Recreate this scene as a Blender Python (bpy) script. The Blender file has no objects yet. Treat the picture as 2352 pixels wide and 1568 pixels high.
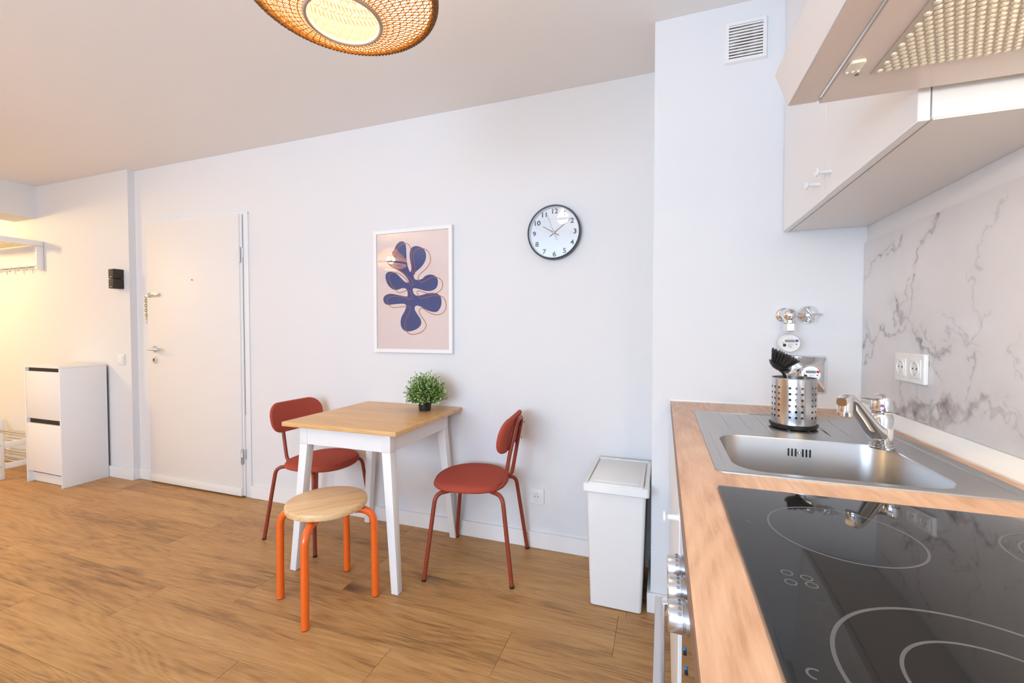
import bpy, bmesh, math, random
import numpy as np
from mathutils import Vector, Matrix
random.seed(7)
PI = math.pi
scn = bpy.context.scene
COL = scn.collection

# ------------------------------------------------------------ camera
cam_d = bpy.data.cameras.new('camera'); cam = bpy.data.objects.new('camera', cam_d); COL.objects.link(cam)
cam_d.sensor_width = 36; cam_d.sensor_fit = 'HORIZONTAL'; cam_d.lens = 15.075; cam_d.clip_start = .02
_r = Vector((.942961, .332905, .0000121)); _u = Vector((-.0084244, .0238262, .9996806)); _f = Vector((-.332798, .9426595, -.0252717))
cam.matrix_world = Matrix(((_r.x, _u.x, -_f.x, 0), (_r.y, _u.y, -_f.y, 0), (_r.z, _u.z, -_f.z, 1.212), (0, 0, 0, 1)))
scn.camera = cam

# ------------------------------------------------------------ world, exposure, large lights
W = bpy.data.worlds.new('sky'); scn.world = W; W.use_nodes = True
bg = W.node_tree.nodes['Background']; bg.inputs[0].default_value = (.62, .78, 1, 1); bg.inputs[1].default_value = 2.0
vs = scn.view_settings
vs.view_transform = 'Standard'; vs.look = 'None'; vs.gamma = 1; vs.use_curve_mapping = False; vs.exposure = -0.06

def area(name, loc, rot, sx, sy, power, col):
    l = bpy.data.lights.new(name, 'AREA'); l.shape = 'RECTANGLE'; l.size = sx; l.size_y = sy; l.energy = power; l.color = col
    o = bpy.data.objects.new(name, l); COL.objects.link(o); o.location = loc; o.rotation_euler = rot
    return o
def point(name, loc, power, col, r=.04):
    l = bpy.data.lights.new(name, 'POINT'); l.energy = power; l.color = col; l.shadow_soft_size = r
    o = bpy.data.objects.new(name, l); COL.objects.link(o); o.location = loc
    return o
# daylight through the windows of the rear wall
area('window_daylight', (-1.45, -3.02, 1.45), (PI/2+.44, 0, 0), 3.0, 1.7, 172, (.59, .775, 1))
# hallway ceiling lamp, second pendant, table pendant, hood lamp
point('hallway_light', (-6.1, .85, 2.20), 80, (1, .69, .29), .09)
point('pendant_light', (-3.45, -.36, 2.16), 128, (1, .66, .27), .05)
point('pendant_light', (-.80, .94, 2.165), 15, (1, .82, .58), .05)
hl = area('hood_light', (.50, .55, 1.636), (0, math.radians(-14), 0), .09, .20, 9.0, (1, .80, .50))

point('filter_fill', (.50, .57, 1.612), 2.2, (1, .82, .54), .02)  # added fill light that brightens the filter domes, not a bulb of the hood

# ------------------------------------------------------------ materials
def mat(name, col, rough=.5, metal=0, spec=.5, emit=None, es=0, coat=0, trans=0, bump=None, sheen=0):
    m = bpy.data.materials.new(name); m.use_nodes = True; b = m.node_tree.nodes['Principled BSDF']
    b.inputs['Base Color'].default_value = (*col, 1); b.inputs['Roughness'].default_value = rough
    b.inputs['Metallic'].default_value = metal; b.inputs['Specular IOR Level'].default_value = spec
    if coat: b.inputs['Coat Weight'].default_value = coat; b.inputs['Coat Roughness'].default_value = .05
    if trans: b.inputs['Transmission Weight'].default_value = trans
    if sheen: b.inputs['Sheen Weight'].default_value = sheen
    if emit: b.inputs['Emission Color'].default_value = (*emit, 1); b.inputs['Emission Strength'].default_value = es
    if bump:
        sc, st = bump; nt = m.node_tree
        n = nt.nodes.new('ShaderNodeTexNoise'); n.inputs['Scale'].default_value = sc; n.inputs['Detail'].default_value = 4
        tc = nt.nodes.new('ShaderNodeTexCoord'); nt.links.new(tc.outputs['Object'], n.inputs['Vector'])
        bp = nt.nodes.new('ShaderNodeBump'); bp.inputs['Strength'].default_value = st; bp.inputs['Distance'].default_value = .002
        nt.links.new(n.outputs['Fac'], bp.inputs['Height']); nt.links.new(bp.outputs['Normal'], b.inputs['Normal'])
    return m

def wood(name, dark, mid, light, stretch=(1, 9, 9), scale=3.0, rough=.45, contrast=1.0, rings=6.0, fine=60, rnd=True, knots=None, spread=.0, bump=.1, coat=0):
    """grain along local X by default: noise bands, cathedral rings and fine pores"""
    m = bpy.data.materials.new(name); m.use_nodes = True; nt = m.node_tree; L = nt.links.new; N = nt.nodes.new
    b = nt.nodes['Principled BSDF']; b.inputs['Roughness'].default_value = rough
    if coat: b.inputs['Coat Weight'].default_value = coat; b.inputs['Coat Roughness'].default_value = .15
    tc = N('ShaderNodeTexCoord'); src = tc.outputs['Object']
    oi = N('ShaderNodeObjectInfo')
    if rnd:
        mu = N('ShaderNodeVectorMath'); mu.operation = 'SCALE'; mu.inputs[0].default_value = (37.1, 23.7, 11.3); L(oi.outputs['Random'], mu.inputs['Scale'])
        ad = N('ShaderNodeVectorMath'); ad.operation = 'ADD'; L(src, ad.inputs[0]); L(mu.outputs[0], ad.inputs[1]); src = ad.outputs[0]
    mp = N('ShaderNodeMapping'); mp.inputs['Scale'].default_value = stretch; L(src, mp.inputs['Vector'])
    n1 = N('ShaderNodeTexNoise'); n1.inputs['Scale'].default_value = scale*.55; n1.inputs['Detail'].default_value = 3; n1.inputs['Distortion'].default_value = .6; L(mp.outputs[0], n1.inputs['Vector'])
    # contour rings of a smooth noise give the cathedral figure
    n2 = N('ShaderNodeTexNoise'); n2.inputs['Scale'].default_value = scale*.28; n2.inputs['Detail'].default_value = 1.4; n2.inputs['Distortion'].default_value = .35; L(mp.outputs[0], n2.inputs['Vector'])
    r1 = N('ShaderNodeMath'); r1.operation = 'MULTIPLY'; r1.inputs[1].default_value = rings*11; L(n2.outputs['Fac'], r1.inputs[0])
    r2 = N('ShaderNodeMath'); r2.operation = 'SINE'; L(r1.outputs[0], r2.inputs[0])
    mp3 = N('ShaderNodeMapping'); mp3.inputs['Scale'].default_value = tuple(s*(1 if s <= 1.01 else 1.6) for s in stretch); L(src, mp3.inputs['Vector'])
    n3 = N('ShaderNodeTexNoise'); n3.inputs['Scale'].default_value = fine*.25; n3.inputs['Detail'].default_value = 5; n3.inputs['Roughness'].default_value = .7; L(mp3.outputs[0], n3.inputs['Vector'])
    def mad(a, k, c):
        x = N('ShaderNodeMath'); x.operation = 'MULTIPLY_ADD'; x.inputs[1].default_value = k; L(a, x.inputs[0])
        if isinstance(c, (int, float)): x.inputs[2].default_value = c
        else: L(c, x.inputs[2])
        return x.outputs[0]
    s = mad(n1.outputs['Fac'], 1.15*contrast, .5-.575*contrast)
    s = mad(r2.outputs[0], .09*contrast, s)
    c3 = mad(n3.outputs['Fac'], 1.25*contrast, -.625*contrast)
    ss = N('ShaderNodeMath'); ss.operation = 'ADD'; L(s, ss.inputs[0]); L(c3, ss.inputs[1]); s = ss.outputs[0]
    if spread:
        sp = mad(oi.outputs['Random'], spread, -spread/2); s2 = N('ShaderNodeMath'); s2.operation = 'ADD'; L(s, s2.inputs[0]); L(sp, s2.inputs[1]); s = s2.outputs[0]
    cr = N('ShaderNodeValToRGB'); e = cr.color_ramp.elements
    e[0].position = .05; e[0].color = (*dark, 1); e[1].position = .95; e[1].color = (*light, 1)
    q = cr.color_ramp.elements.new(.45); q.color = (*mid, 1)
    L(s, cr.inputs[0]); colr = cr.outputs[0]
    if knots:
        vo = N('ShaderNodeTexVoronoi'); vo.inputs['Scale'].default_value = knots; mk = N('ShaderNodeMapping'); mk.inputs['Scale'].default_value = tuple(.45 if s_ <= 1.01 else 1.3 for s_ in stretch); L(src, mk.inputs['Vector']); L(mk.outputs[0], vo.inputs['Vector'])
        rr = N('ShaderNodeValToRGB'); rr.color_ramp.elements[0].color = (1, 1, 1, 1); rr.color_ramp.elements[0].position = .03; rr.color_ramp.elements[1].color = (0, 0, 0, 1); rr.color_ramp.elements[1].position = .16
        L(vo.outputs['Distance'], rr.inputs[0])
        mx = N('ShaderNodeMix'); mx.data_type = 'RGBA'; L(rr.outputs[0], mx.inputs['Factor']); L(colr, mx.inputs['A']); mx.inputs['B'].default_value = (*[c*.75 for c in dark], 1); colr = mx.outputs['Result']
    L(colr, b.inputs['Base Color'])
    bp = N('ShaderNodeBump'); bp.inputs['Strength'].default_value = bump; bp.inputs['Distance'].default_value = .001; L(s, bp.inputs['Height']); L(bp.outputs[0], b.inputs['Normal'])
    return m

def brushed(name, col, rough, axis_scale, k=.12):
    m = mat(name, col, rough, 1); nt = m.node_tree; b = nt.nodes['Principled BSDF']
    tc = nt.nodes.new('ShaderNodeTexCoord'); mp = nt.nodes.new('ShaderNodeMapping'); mp.inputs['Scale'].default_value = axis_scale
    n = nt.nodes.new('ShaderNodeTexNoise'); n.inputs['Scale'].default_value = 12; n.inputs['Detail'].default_value = 5
    nt.links.new(tc.outputs['Object'], mp.inputs[0]); nt.links.new(mp.outputs[0], n.inputs['Vector'])
    mr = nt.nodes.new('ShaderNodeMapRange'); mr.inputs['To Min'].default_value = rough-k/2; mr.inputs['To Max'].default_value = rough+k; nt.links.new(n.outputs['Fac'], mr.inputs['Value'])
    nt.links.new(mr.outputs[0], b.inputs['Roughness'])
    return m

WALL = mat('wall_paint', (.755, .750, .755), .85, bump=(260, .10))
CEIL = mat('ceiling_paint', (.87, .865, .865), .9, bump=(120, .06))
TRIM = mat('white_trim', (.83, .82, .815), .4)
DOORM = mat('door_laminate', (.80, .765, .73), .5, 0, .3, bump=(400, .06))
WHITE = mat('white_lacquer', (.85, .845, .84), .38)
CABW = mat('cabinet_white', (.84, .835, .845), .34)
UNDER = mat('cabinet_underside', (.80, .77, .75), .4)
PLAST = mat('white_plastic', (.82, .81, .80), .3)
BINM = mat('bin_plastic', (.80, .80, .79), .42, bump=(500, .08))
DARK = mat('dark_gap', (.02, .018, .016), .6)
BLACK = mat('black_plastic', (.012, .012, .013), .35)
INK = mat('black_ink', (.015, .015, .018), .5)
GREYINK = mat('grey_print', (.18, .18, .19), .5)
CHROME = mat('chrome', (.82, .83, .85), .055, 1)
STEELB = mat('brushed_steel', (.50, .485, .475), .34, 1)
STEELC = mat('caddy_steel', (.66, .66, .67), .20, 1)
STEELK = mat('satin_steel', (.62, .64, .67), .28, 1)
GREYFRM = mat('clock_grey', (.045, .05, .055), .35)
PAPER = mat('clock_dial_white', (.86, .86, .87), .6)
RED = mat('brick_red_fabric', (.43, .078, .048), .85, sheen=.0, bump=(900, .5), spec=.2)
REDM = mat('brick_red_steel', (.27, .042, .018), .38)
ORANGE = mat('orange_steel', (.85, .135, .010), .22, coat=.5)
POT = mat('black_pot', (.012, .011, .011), .42)
FLOORM = wood('oak_floor', (.155, .074, .026), (.425, .226, .077), (.57, .340, .138), stretch=(1, 9, 9), scale=2.2, rough=.45, contrast=.85, rings=12, fine=34, spread=.14, knots=2.2, bump=.14)
TABLEM = wood('table_oak', (.48, .245, .085), (.72, .42, .175), (.80, .51, .24), stretch=(1, 12, 12), scale=3.2, rough=.35, contrast=.75, rings=7, fine=50, bump=.05)
STOOLM = wood('pine_top', (.52, .28, .11), (.80, .53, .28), (.86, .64, .40), stretch=(1, 14, 14), scale=3.0, rough=.38, contrast=.85, rings=6, fine=40, bump=.05)
WORKM = wood('worktop_oak', (.40, .215, .125), (.57, .350, .225), (.70, .47, .33), stretch=(6, 1, 6), scale=3.4, rough=.38, contrast=1.05, rings=13, fine=34, rnd=False, bump=.05)
EDGEM = mat('worktop_edge', (.26, .145, .095), .45)

# glass of the hob, clock and poster
HOBM = mat('black_glass', (.012, .012, .013), .04, 0, .5, coat=0)
def clear_glass(name, k=.10):
    m = bpy.data.materials.new(name); m.use_nodes = True; nt = m.node_tree; nt.nodes.clear()
    o = nt.nodes.new('ShaderNodeOutputMaterial'); t = nt.nodes.new('ShaderNodeBsdfTransparent'); g = nt.nodes.new('ShaderNodeBsdfGlossy'); g.inputs['Roughness'].default_value = .015
    f = nt.nodes.new('ShaderNodeFresnel'); f.inputs['IOR'].default_value = 1.45; mx = nt.nodes.new('ShaderNodeMixShader')
    nt.links.new(f.outputs[0], mx.inputs[0]); nt.links.new(t.outputs[0], mx.inputs[1]); nt.links.new(g.outputs[0], mx.inputs[2]); nt.links.new(mx.outputs[0], o.inputs[0])
    return m
GLASS = clear_glass('pane_glass')

# ------------------------------------------------------------ mesh helpers
WM = {}
class MB:
    def __init__(s): s.bm = bmesh.new()
    def box(s, x0, x1, y0, y1, z0, z1, bev=0, seg=2):
        r = bmesh.ops.create_cube(s.bm, size=1); vs_ = r['verts']
        for v in vs_:
            v.co = Vector((x0 if v.co.x < 0 else x1, y0 if v.co.y < 0 else y1, z0 if v.co.z < 0 else z1))
        if bev:
            es = list({e for v in vs_ for e in v.link_edges})
            bmesh.ops.bevel(s.bm, geom=es, offset=bev, segments=seg, profile=.5, affect='EDGES', clamp_overlap=True)
        return s
    def hexa(s, b, t, bev=0):
        """frustum from bottom and top quads (lists of 4 points)"""
        vb = [s.bm.verts.new(p) for p in b]; vt = [s.bm.verts.new(p) for p in t]
        fs = [s.bm.faces.new(vb[::-1]), s.bm.faces.new(vt)]
        for i in range(4): fs.append(s.bm.faces.new((vb[i], vb[(i+1) % 4], vt[(i+1) % 4], vt[i])))
        if bev:
            es = list({e for v in vb+vt for e in v.link_edges}); bmesh.ops.bevel(s.bm, geom=es, offset=bev, segments=2, profile=.5, affect='EDGES', clamp_overlap=True)
        return s
    def loft(s, loops, cap0=True, cap1=True, closed=True, ring=False):
        L_ = [[s.bm.verts.new(p) for p in lp] for lp in loops]; n = len(L_[0])
        for a, b in list(zip(L_, L_[1:])) + ([(L_[-1], L_[0])] if ring else []):
            for i in range(n if closed else n-1):
                j = (i+1) % n
                try: s.bm.faces.new((a[i], a[j], b[j], b[i]))
                except ValueError: pass
        if cap0 and not ring: s.bm.faces.new(L_[0][::-1])
        if cap1 and not ring: s.bm.faces.new(L_[-1])
        return s
    def tube(s, pts, r, n=12, closed=False, ry=None):
        pts = [Vector(p) for p in pts]; m = len(pts); loops = []; up = None
        for i, p in enumerate(pts):
            if closed: t = (pts[(i+1) % m]-pts[i-1]).normalized()
            else: t = (pts[min(i+1, m-1)]-pts[max(i-1, 0)]).normalized()
            if up is None:
                up = Vector((0, 0, 1)) if abs(t.z) < .9 else Vector((1, 0, 0))
            x = t.cross(up).normalized(); up = x.cross(t).normalized()
            rr = r[i] if isinstance(r, (list, tuple)) else r
            r2 = rr if ry is None else (ry[i] if isinstance(ry, (list, tuple)) else ry)
            loops.append([p + x*math.cos(2*PI*k/n)*rr + up*math.sin(2*PI*k/n)*r2 for k in range(n)])
        return s.loft(loops, ring=closed)
    def lathe(s, prof, c=(0, 0, 0), n=32, ax='z', cap=True):
        c = Vector(c); loops = []
        for r, h in prof:
            lp = []
            for k in range(n):
                a = 2*PI*k/n; u, v = r*math.cos(a), r*math.sin(a)
                lp.append(c + (Vector((u, v, h)) if ax == 'z' else Vector((h, u, v)) if ax == 'x' else Vector((v, h, u))))
            loops.append(lp)
        return s.loft(loops, cap0=cap, cap1=cap)
    def prism(s, poly, fn, t0, t1, bev=0):
        a = [s.bm.verts.new(fn(u, v, t0)) for u, v in poly]; b = [s.bm.verts.new(fn(u, v, t1)) for u, v in poly]
        n = len(poly); f0 = s.bm.faces.new(a[::-1]); f1 = s.bm.faces.new(b)
        for i in range(n): s.bm.faces.new((a[i], a[(i+1) % n], b[(i+1) % n], b[i]))
        if bev:
            bmesh.ops.bevel(s.bm, geom=list(set(f0.edges) | set(f1.edges)), offset=bev, segments=3, profile=.5, affect='EDGES', clamp_overlap=True)
        return s
    def sphere(s, c, r, seg=16, ring=10, sc=(1, 1, 1)):
        m = Matrix.Translation(c) @ Matrix.Diagonal((*[r*k for k in sc], 1))
        bmesh.ops.create_uvsphere(s.bm, u_segments=seg, v_segments=ring, radius=1, matrix=m); return s
    def torus(s, c, R_, r, n=48, k=8, ax='z', a0=0, a1=2*PI):
        full = abs(a1-a0-2*PI) < 1e-6; c = Vector(c); cnt = n if full else n+1; pts = []
        for i in range(cnt):
            a = a0+(a1-a0)*i/n; u, v = R_*math.cos(a), R_*math.sin(a)
            pts.append(c + (Vector((u, v, 0)) if ax == 'z' else Vector((0, u, v)) if ax == 'x' else Vector((v, 0, u))))
        return s.tube(pts, r, k, closed=full)
    def xf(s, m): bmesh.ops.transform(s.bm, matrix=m, verts=s.bm.verts); return s

def setp(o, **k):
    for a, b in k.items():
        if b is not None: o[a] = b
def thing(name, loc, label, cat, group=None, rz=0):
    o = bpy.data.objects.new(name, None); COL.objects.link(o); o.location = loc; o.rotation_euler = (0, 0, rz); o.empty_display_size = .05
    setp(o, label=label, category=cat, group=group)
    WM[o.name] = Matrix.Translation(loc) @ Matrix.Rotation(rz, 4, 'Z'); return o
def obj(name, mb, m, parent=None, local=False, label=None, cat=None, group=None, kind=None, smooth=38, loc=None):
    bm = mb.bm
    bmesh.ops.recalc_face_normals(bm, faces=bm.faces)
    if parent is not None and not local:
        bm.transform(WM[parent.name].inverted())
    base = None
    if parent is None:
        if loc is None:
            co = [v.co for v in bm.verts]
            loc = Vector(((min(c.x for c in co)+max(c.x for c in co))/2, (min(c.y for c in co)+max(c.y for c in co))/2, min(c.z for c in co)))
        bm.transform(Matrix.Translation(-Vector(loc)))
    ca = math.radians(smooth)
    for e in bm.edges:
        if len(e.link_faces) == 2 and e.calc_face_angle(0) > ca: e.smooth = False
    for f in bm.faces: f.smooth = True
    me = bpy.data.meshes.new(name); bm.to_mesh(me); bm.free()
    for mm in (m if isinstance(m, list) else [m]): me.materials.append(mm)
    o = bpy.data.objects.new(name, me); COL.objects.link(o)
    if parent is not None:
        o.parent = parent; WM[o.name] = WM[parent.name]
    else:
        o.location = loc; WM[o.name] = Matrix.Translation(loc)
    setp(o, label=label, category=cat, group=group, kind=kind)
    return o
def struct(name, mb, m, **k): return obj(name, mb, m, kind='structure', **k)
def dup(o, parent=None, **k):
    c = o.copy(); COL.objects.link(c)
    if parent: c.parent = parent
    for ch in list(o.children): dup(ch, c)
    setp(c, **k); return c
def fillet(pts, rad, seg=6):
    """round the inner corners of a path"""
    pts = [Vector(p) for p in pts]; out = [pts[0]]
    for i in range(1, len(pts)-1):
        a, b, c = pts[i-1], pts[i], pts[i+1]; r = rad[i-1] if isinstance(rad, (list, tuple)) else rad
        u = (a-b); v = (c-b); th = u.angle(v); d = min(r/math.tan(th/2), u.length*.49, v.length*.49); u.normalize(); v.normalize()
        p0 = b+u*d; p1 = b+v*d
        for k in range(seg+1):
            t = k/seg; out.append(p0*(1-t)**2 + b*2*t*(1-t) + p1*t*t)
    out.append(pts[-1]); return out
def rrect(x0, x1, y0, y1, r, seg=6):
    out = []
    for cx, cy, a in ((x1-r, y1-r, 0), (x0+r, y1-r, 90), (x0+r, y0+r, 180), (x1-r, y0+r, 270)):
        for k in range(seg+1):
            t = math.radians(a+90*k/seg); out.append((cx+r*math.cos(t), cy+r*math.sin(t)))
    return out
def text_mesh(s, size, fn, m, parent, name, thick=.0004, bold=0):
    c = bpy.data.curves.new('t', 'FONT'); c.body = s; c.size = size; c.align_x = 'CENTER'; c.align_y = 'CENTER'; c.extrude = thick; c.offset = bold
    t = bpy.data.objects.new('t', c); COL.objects.link(t); bpy.context.view_layer.update()
    me = bpy.data.meshes.new_from_object(t.evaluated_get(bpy.context.evaluated_depsgraph_get()))
    bpy.data.objects.remove(t); mb = MB(); mb.bm.from_mesh(me); bpy.data.meshes.remove(me)
    for v in mb.bm.verts: v.co = Vector(fn(v.co.x, v.co.y, v.co.z))
    return obj(name, mb, m, parent)
def catmull(P, n=6):
    out = []; m = len(P)
    for i in range(m):
        p0, p1, p2, p3 = (np.array(P[(i+k-1) % m], float) for k in range(4))
        for j in range(n):
            t = j/n; out.append(tuple(.5*((2*p1)+(-p0+p2)*t+(2*p0-5*p1+4*p2-p3)*t*t+(-p0+3*p1-3*p2+p3)*t**3)))
    return out

# ------------------------------------------------------------ measures of the room
H = 2.5; YW = 2.286; YL = 2.237; YS = 1.921; XE = -.043; XR = .70; XL = -7.2; YR = -3.0; HW = .917; XP = -4.05
T = .12
# ------------------------------------------------------------ shell
fl = struct('floor', MB().box(XL-T, XR+T, YR-T, YW+T, -.10, -.012), mat('subfloor', (.12, .07, .03), .8))
# planks: rows of .24 m, boards 1.24 m long, end joints as read from the photograph
phase = {-1: -1.456, 0: -2.21, 1: -1.805, 2: -1.41, 3: -2.62, 4: -3.93}
pk = MB().box(.0006, 1.2394, .0006, .2394, -.012, 0, .0007, 1)
plank0 = None
for k in range(-17, 5):
    y0 = 1.12+.24*k; y1 = min(y0+.24, YW); ph = phase.get(k, -2.0-.37*((k*7) % 11)/3)
    x = ph-1.24*math.ceil((ph-XL)/1.24)
    while x < XR:
        a, b = max(x, XL), min(x+1.24, XR)
        ya, yb = max(y0, YR), y1
        if b-a > .02:
            if a == x and b == x+1.24 and ya == y0 and yb == y0+.24:
                if plank0 is None:
                    plank0 = obj('plank', MB().box(.0005, 1.2395, .0005, .2395, -.012, 0, .0006, 1), FLOORM, fl, local=True); o = plank0
                else:
                    o = plank0.copy(); COL.objects.link(o)
                o.location = Vector((a, y0, 0))-fl.location
            else:
                o = obj('plank', MB().box(a-x+.0005, b-x-.0005, ya-y0+.0005, yb-y0-.0005, -.012, 0, .0006, 1), FLOORM, fl, local=True)
                o.location = Vector((x, y0, 0))-fl.location
        x += 1.24

struct('ceiling', MB().box(XL-T, XR+T, YR-T, YW+T, H, H+.1), CEIL)
# back wall with the door opening, its hallway stretch 5 cm proud, the shaft boxed out at the right
struct('wall_back', MB().box(XP, XR+T, YW, YW+T, 0, H), WALL)
struct('wall_hallway', MB().box(XL, XP, YL, YW+T, 0, H), WALL)
struct('wall_shaft', MB().box(XE, XR+T, YS, YW, 0, H), WALL)
struct('wall_right', MB().box(XR, XR+T, YR, YS, 0, H), WALL)
struct('wall_left', MB().box(XL-T, XL, YR-T, YW+T, 0, H), WALL)
wr = MB()
wx = [(-3.0, .1)]
for a, b in ((XL, -3.0), (.1, XR+T)): wr.box(a, b, YR-T, YR, 0, H)
for a, b in wx: wr.box(a, b, YR-T, YR, 0, .55); wr.box(a, b, YR-T, YR, 2.32, H)
struct('wall_rear', wr, WALL)
for i, (a, b) in enumerate(wx):
    w = struct('window_%d' % (i+1), MB().box(a, b, YR-.03, YR+.02, .55, .59).box(a, b, YR-.08, YR-.03, 2.27, 2.32).box(a, a+.05, YR-.08, YR-.03, .59, 2.27).box(b-.05, b, YR-.08, YR-.03, .59, 2.27).box((a+b)/2-.03, (a+b)/2+.03, YR-.08, YR-.03, .59, 2.27), TRIM)
# ceiling beam across the hallway
struct('trim_1', MB().box(-5.68, -5.325, YR, YL, 2.218, H), WALL)

# baseboards
def bb(name, x0, x1, y0, y1, h=.088): return struct(name, MB().box(x0, x1, y0, y1, 0, h, .002, 1), TRIM)
bb('baseboard_back', -2.806, XE-.001, YW-.015, YW)
bb('baseboard_back', XP+.001, -3.885, YW-.015, YW)
bb('baseboard_hallway', XL, XP+.015, YL-.015, YL)
bb('baseboard_pillar', XP, XP+.015, YL, YW-.015)
bb('baseboard_shaft', XE-.015, .03, YS-.015, YS, .085)
bb('baseboard_shaft_side', XE-.015, XE, YS, YW-.015, .085)
bb('baseboard_rear', XL, XR, YR, YR+.015)

# ------------------------------------------------------------ flat door
dr = thing('door_1', (-3.36, YW, 0), None, None); dr['kind'] = 'structure'
for k in ('label', 'category'):
    if k in dr: del dr[k]
yf = YW-.030
obj('door_frame', MB().box(-2.858, -2.806, YW-.010, YW+.001, 0, 2.062, .002).box(-3.885, -2.806, YW-.006, YW+.001, 2.050, 2.062, .001), TRIM, dr)
lf = obj('door_leaf', MB().box(-3.875, -2.868, yf, YW-.004, .012, 2.050, .0035), DOORM, dr)
obj('rebate_strip', MB().box(-2.868, -2.852, YW-.022, YW-.009, .015, 2.046, .001), TRIM, dr)
obj('hinge_gap', MB().box(-2.856, -2.8505, YW-.0115, YW-.009, .6, 2.044), DARK, dr)
obj('draught_strip', MB().box(-3.875, -2.872, yf-.008, yf, .012, .070, .002), DOORM, dr)
for z in (1.755, .30):
    h = obj('hinge', MB().lathe([(.008, -.055), (.008, -.002), (.009, 0), (.008, .002), (.008, .055)], (-2.862, yf-.004, z), 12).box(-2.862, -2.845, YW-.018, YW-.010, z-.02, z+.05, .002), mat('hinge_white', (.72, .72, .72), .35) if z > 1 else STEELK, dr)
obj('peephole', MB().lathe([(.0, -.003), (.010, -.003), (.010, 0)], (-3.352, yf, 1.594), 16, 'y').xf(Matrix()), WHITE, dr)
obj('peephole_lens', MB().lathe([(.0, -.0045), (.0055, -.0045), (.0055, 0)], (-3.352, yf-.0005, 1.594), 12, 'y'), BLACK, dr)
# lever handle on a round rose, key rose below
hd = obj('door_handle', MB().tube(fillet([(-3.79, yf, 1.066), (-3.79, yf-.052, 1.066), (-3.665, yf-.052, 1.066)], .018), .0095, 12), STEELK, dr)
obj('rose', MB().lathe([(0, -.009), (.022, -.009), (.025, -.006), (.025, 0)], (-3.79, yf, 1.066), 24, 'y'), STEELK, hd)
kr = obj('key_rose', MB().lathe([(0, -.010), (.024, -.010), (.027, -.006), (.027, 0)], (-3.79, yf, .978), 24, 'y'), mat('cream_metal', (.72, .68, .60), .35, .4), dr)
obj('keyhole', MB().lathe([(0, -.002), (.008, -.002), (.008, .002)], (-3.79, yf-.0095, .985), 12, 'y').box(-3.7935, -3.7865, yf-.0115, yf-.009, .964, .984), DARK, kr)
for dx in (-.017, .017): obj('screw', MB().lathe([(0, -.0015), (.003, -.0015), (.003, .001)], (-3.79+dx, yf-.0095, .978), 8, 'y'), DARK, kr)
# security chain: slotted plate on the leaf, chain hanging from a plate on the wall
ch = obj('chain_plate', MB().box(-3.852, -3.715, yf-.012, yf, 1.481, 1.504, .002), mat('brushed_nickel', (.66, .64, .60), .3, .9), dr)
obj('slot', MB().box(-3.842, -3.775, yf-.0125, yf-.011, 1.4895, 1.4955), DARK, ch)
for zz in (1.479, 1.503): obj('catch', MB().box(-3.838, -3.818, yf-.013, yf-.010, zz-.003, zz+.003), BLACK, ch)
cw = obj('chain_anchor', MB().box(-3.945, -3.895, YW-.008, YW, 1.478, 1.494, .002), STEELK, dr)
cp = obj('chain', MB().box(-3.918, -3.893, YW-.016, YW-.006, 1.478, 1.490, .002), STEELK, dr)
for i in range(9):
    lk = MB(); pts = []
    for k in range(12):
        a = 2*PI*k/12; pts.append((.007*math.cos(a), 0, .0125*math.sin(a)))
    lk.tube(pts, .0021, 6, closed=True).xf(Matrix.Translation((-3.928+.001*i, YW-.011, 1.472-.0195*i)) @ Matrix.Rotation(math.radians(35 if i % 2 else -50), 4, 'Z'))
    obj('chain_link', lk, mat('brass_link', (.50, .42, .28), .25, 1) if i == 0 else bpy.data.materials['brass_link'], cp)
obj('chain_tag', MB().box(-3.930, -3.908, YW-.012, YW-.008, 1.270, 1.304, .002), mat('tag_grey', (.58, .58, .62), .35), cp)

# ------------------------------------------------------------ kitchen: base units, worktop
XF = .0310; XD = .0325
def panel(x0, x1, y0, y1, z0, z1, b=.001): return MB().box(x0, x1, y0, y1, z0, z1, b, 1)
bc = thing('base_cabinet', (.36, 1.4, 0), 'white sink base cabinet with one white knob beside the shaft wall', 'cabinet')
obj('carcass', MB().box(XD+.02, .69, YS-.030, YS-.012, .09, .876).box(XD+.02, .69, .898, .914, .09, .876).box(XD+.02, .69, .914, YS-.030, .09, .106).box(.67, .69, .914, YS-.030, .106, .876), CABW, bc)
obj('plinth', MB().box(.09, .105, .898, YS-.012, 0, .09), CABW, bc)
for a, b, kn in ((1.412, YS-.014, False), (.899, 1.409, True)):
    d = obj('door', panel(XD, XD+.018, a, b, .10, .874), CABW, bc)
    if kn:
        obj('knob', MB().lathe([(.0075, 0), (.0060, -.003), (.0055, -.021), (.008, -.024), (.0115, -.0255), (.0115, -.029), (.009, -.0305), (0, -.031)], (XD, .925, .832), 20, 'x'), WHITE, d)
def knobx(x, y, z, parent, L_=.031):
    k = L_/.031
    return obj('knob', MB().lathe([(.0065, 0), (.0055, -.003*k), (.005, -.021*k), (.0075, -.025*k), (.0115, -.0265*k), (.0120, -.029*k), (.010, -.031*k), (.008, -.0295*k), (0, -.0285*k)], (x, y, z), 20, 'x'), WHITE, parent)

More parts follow.
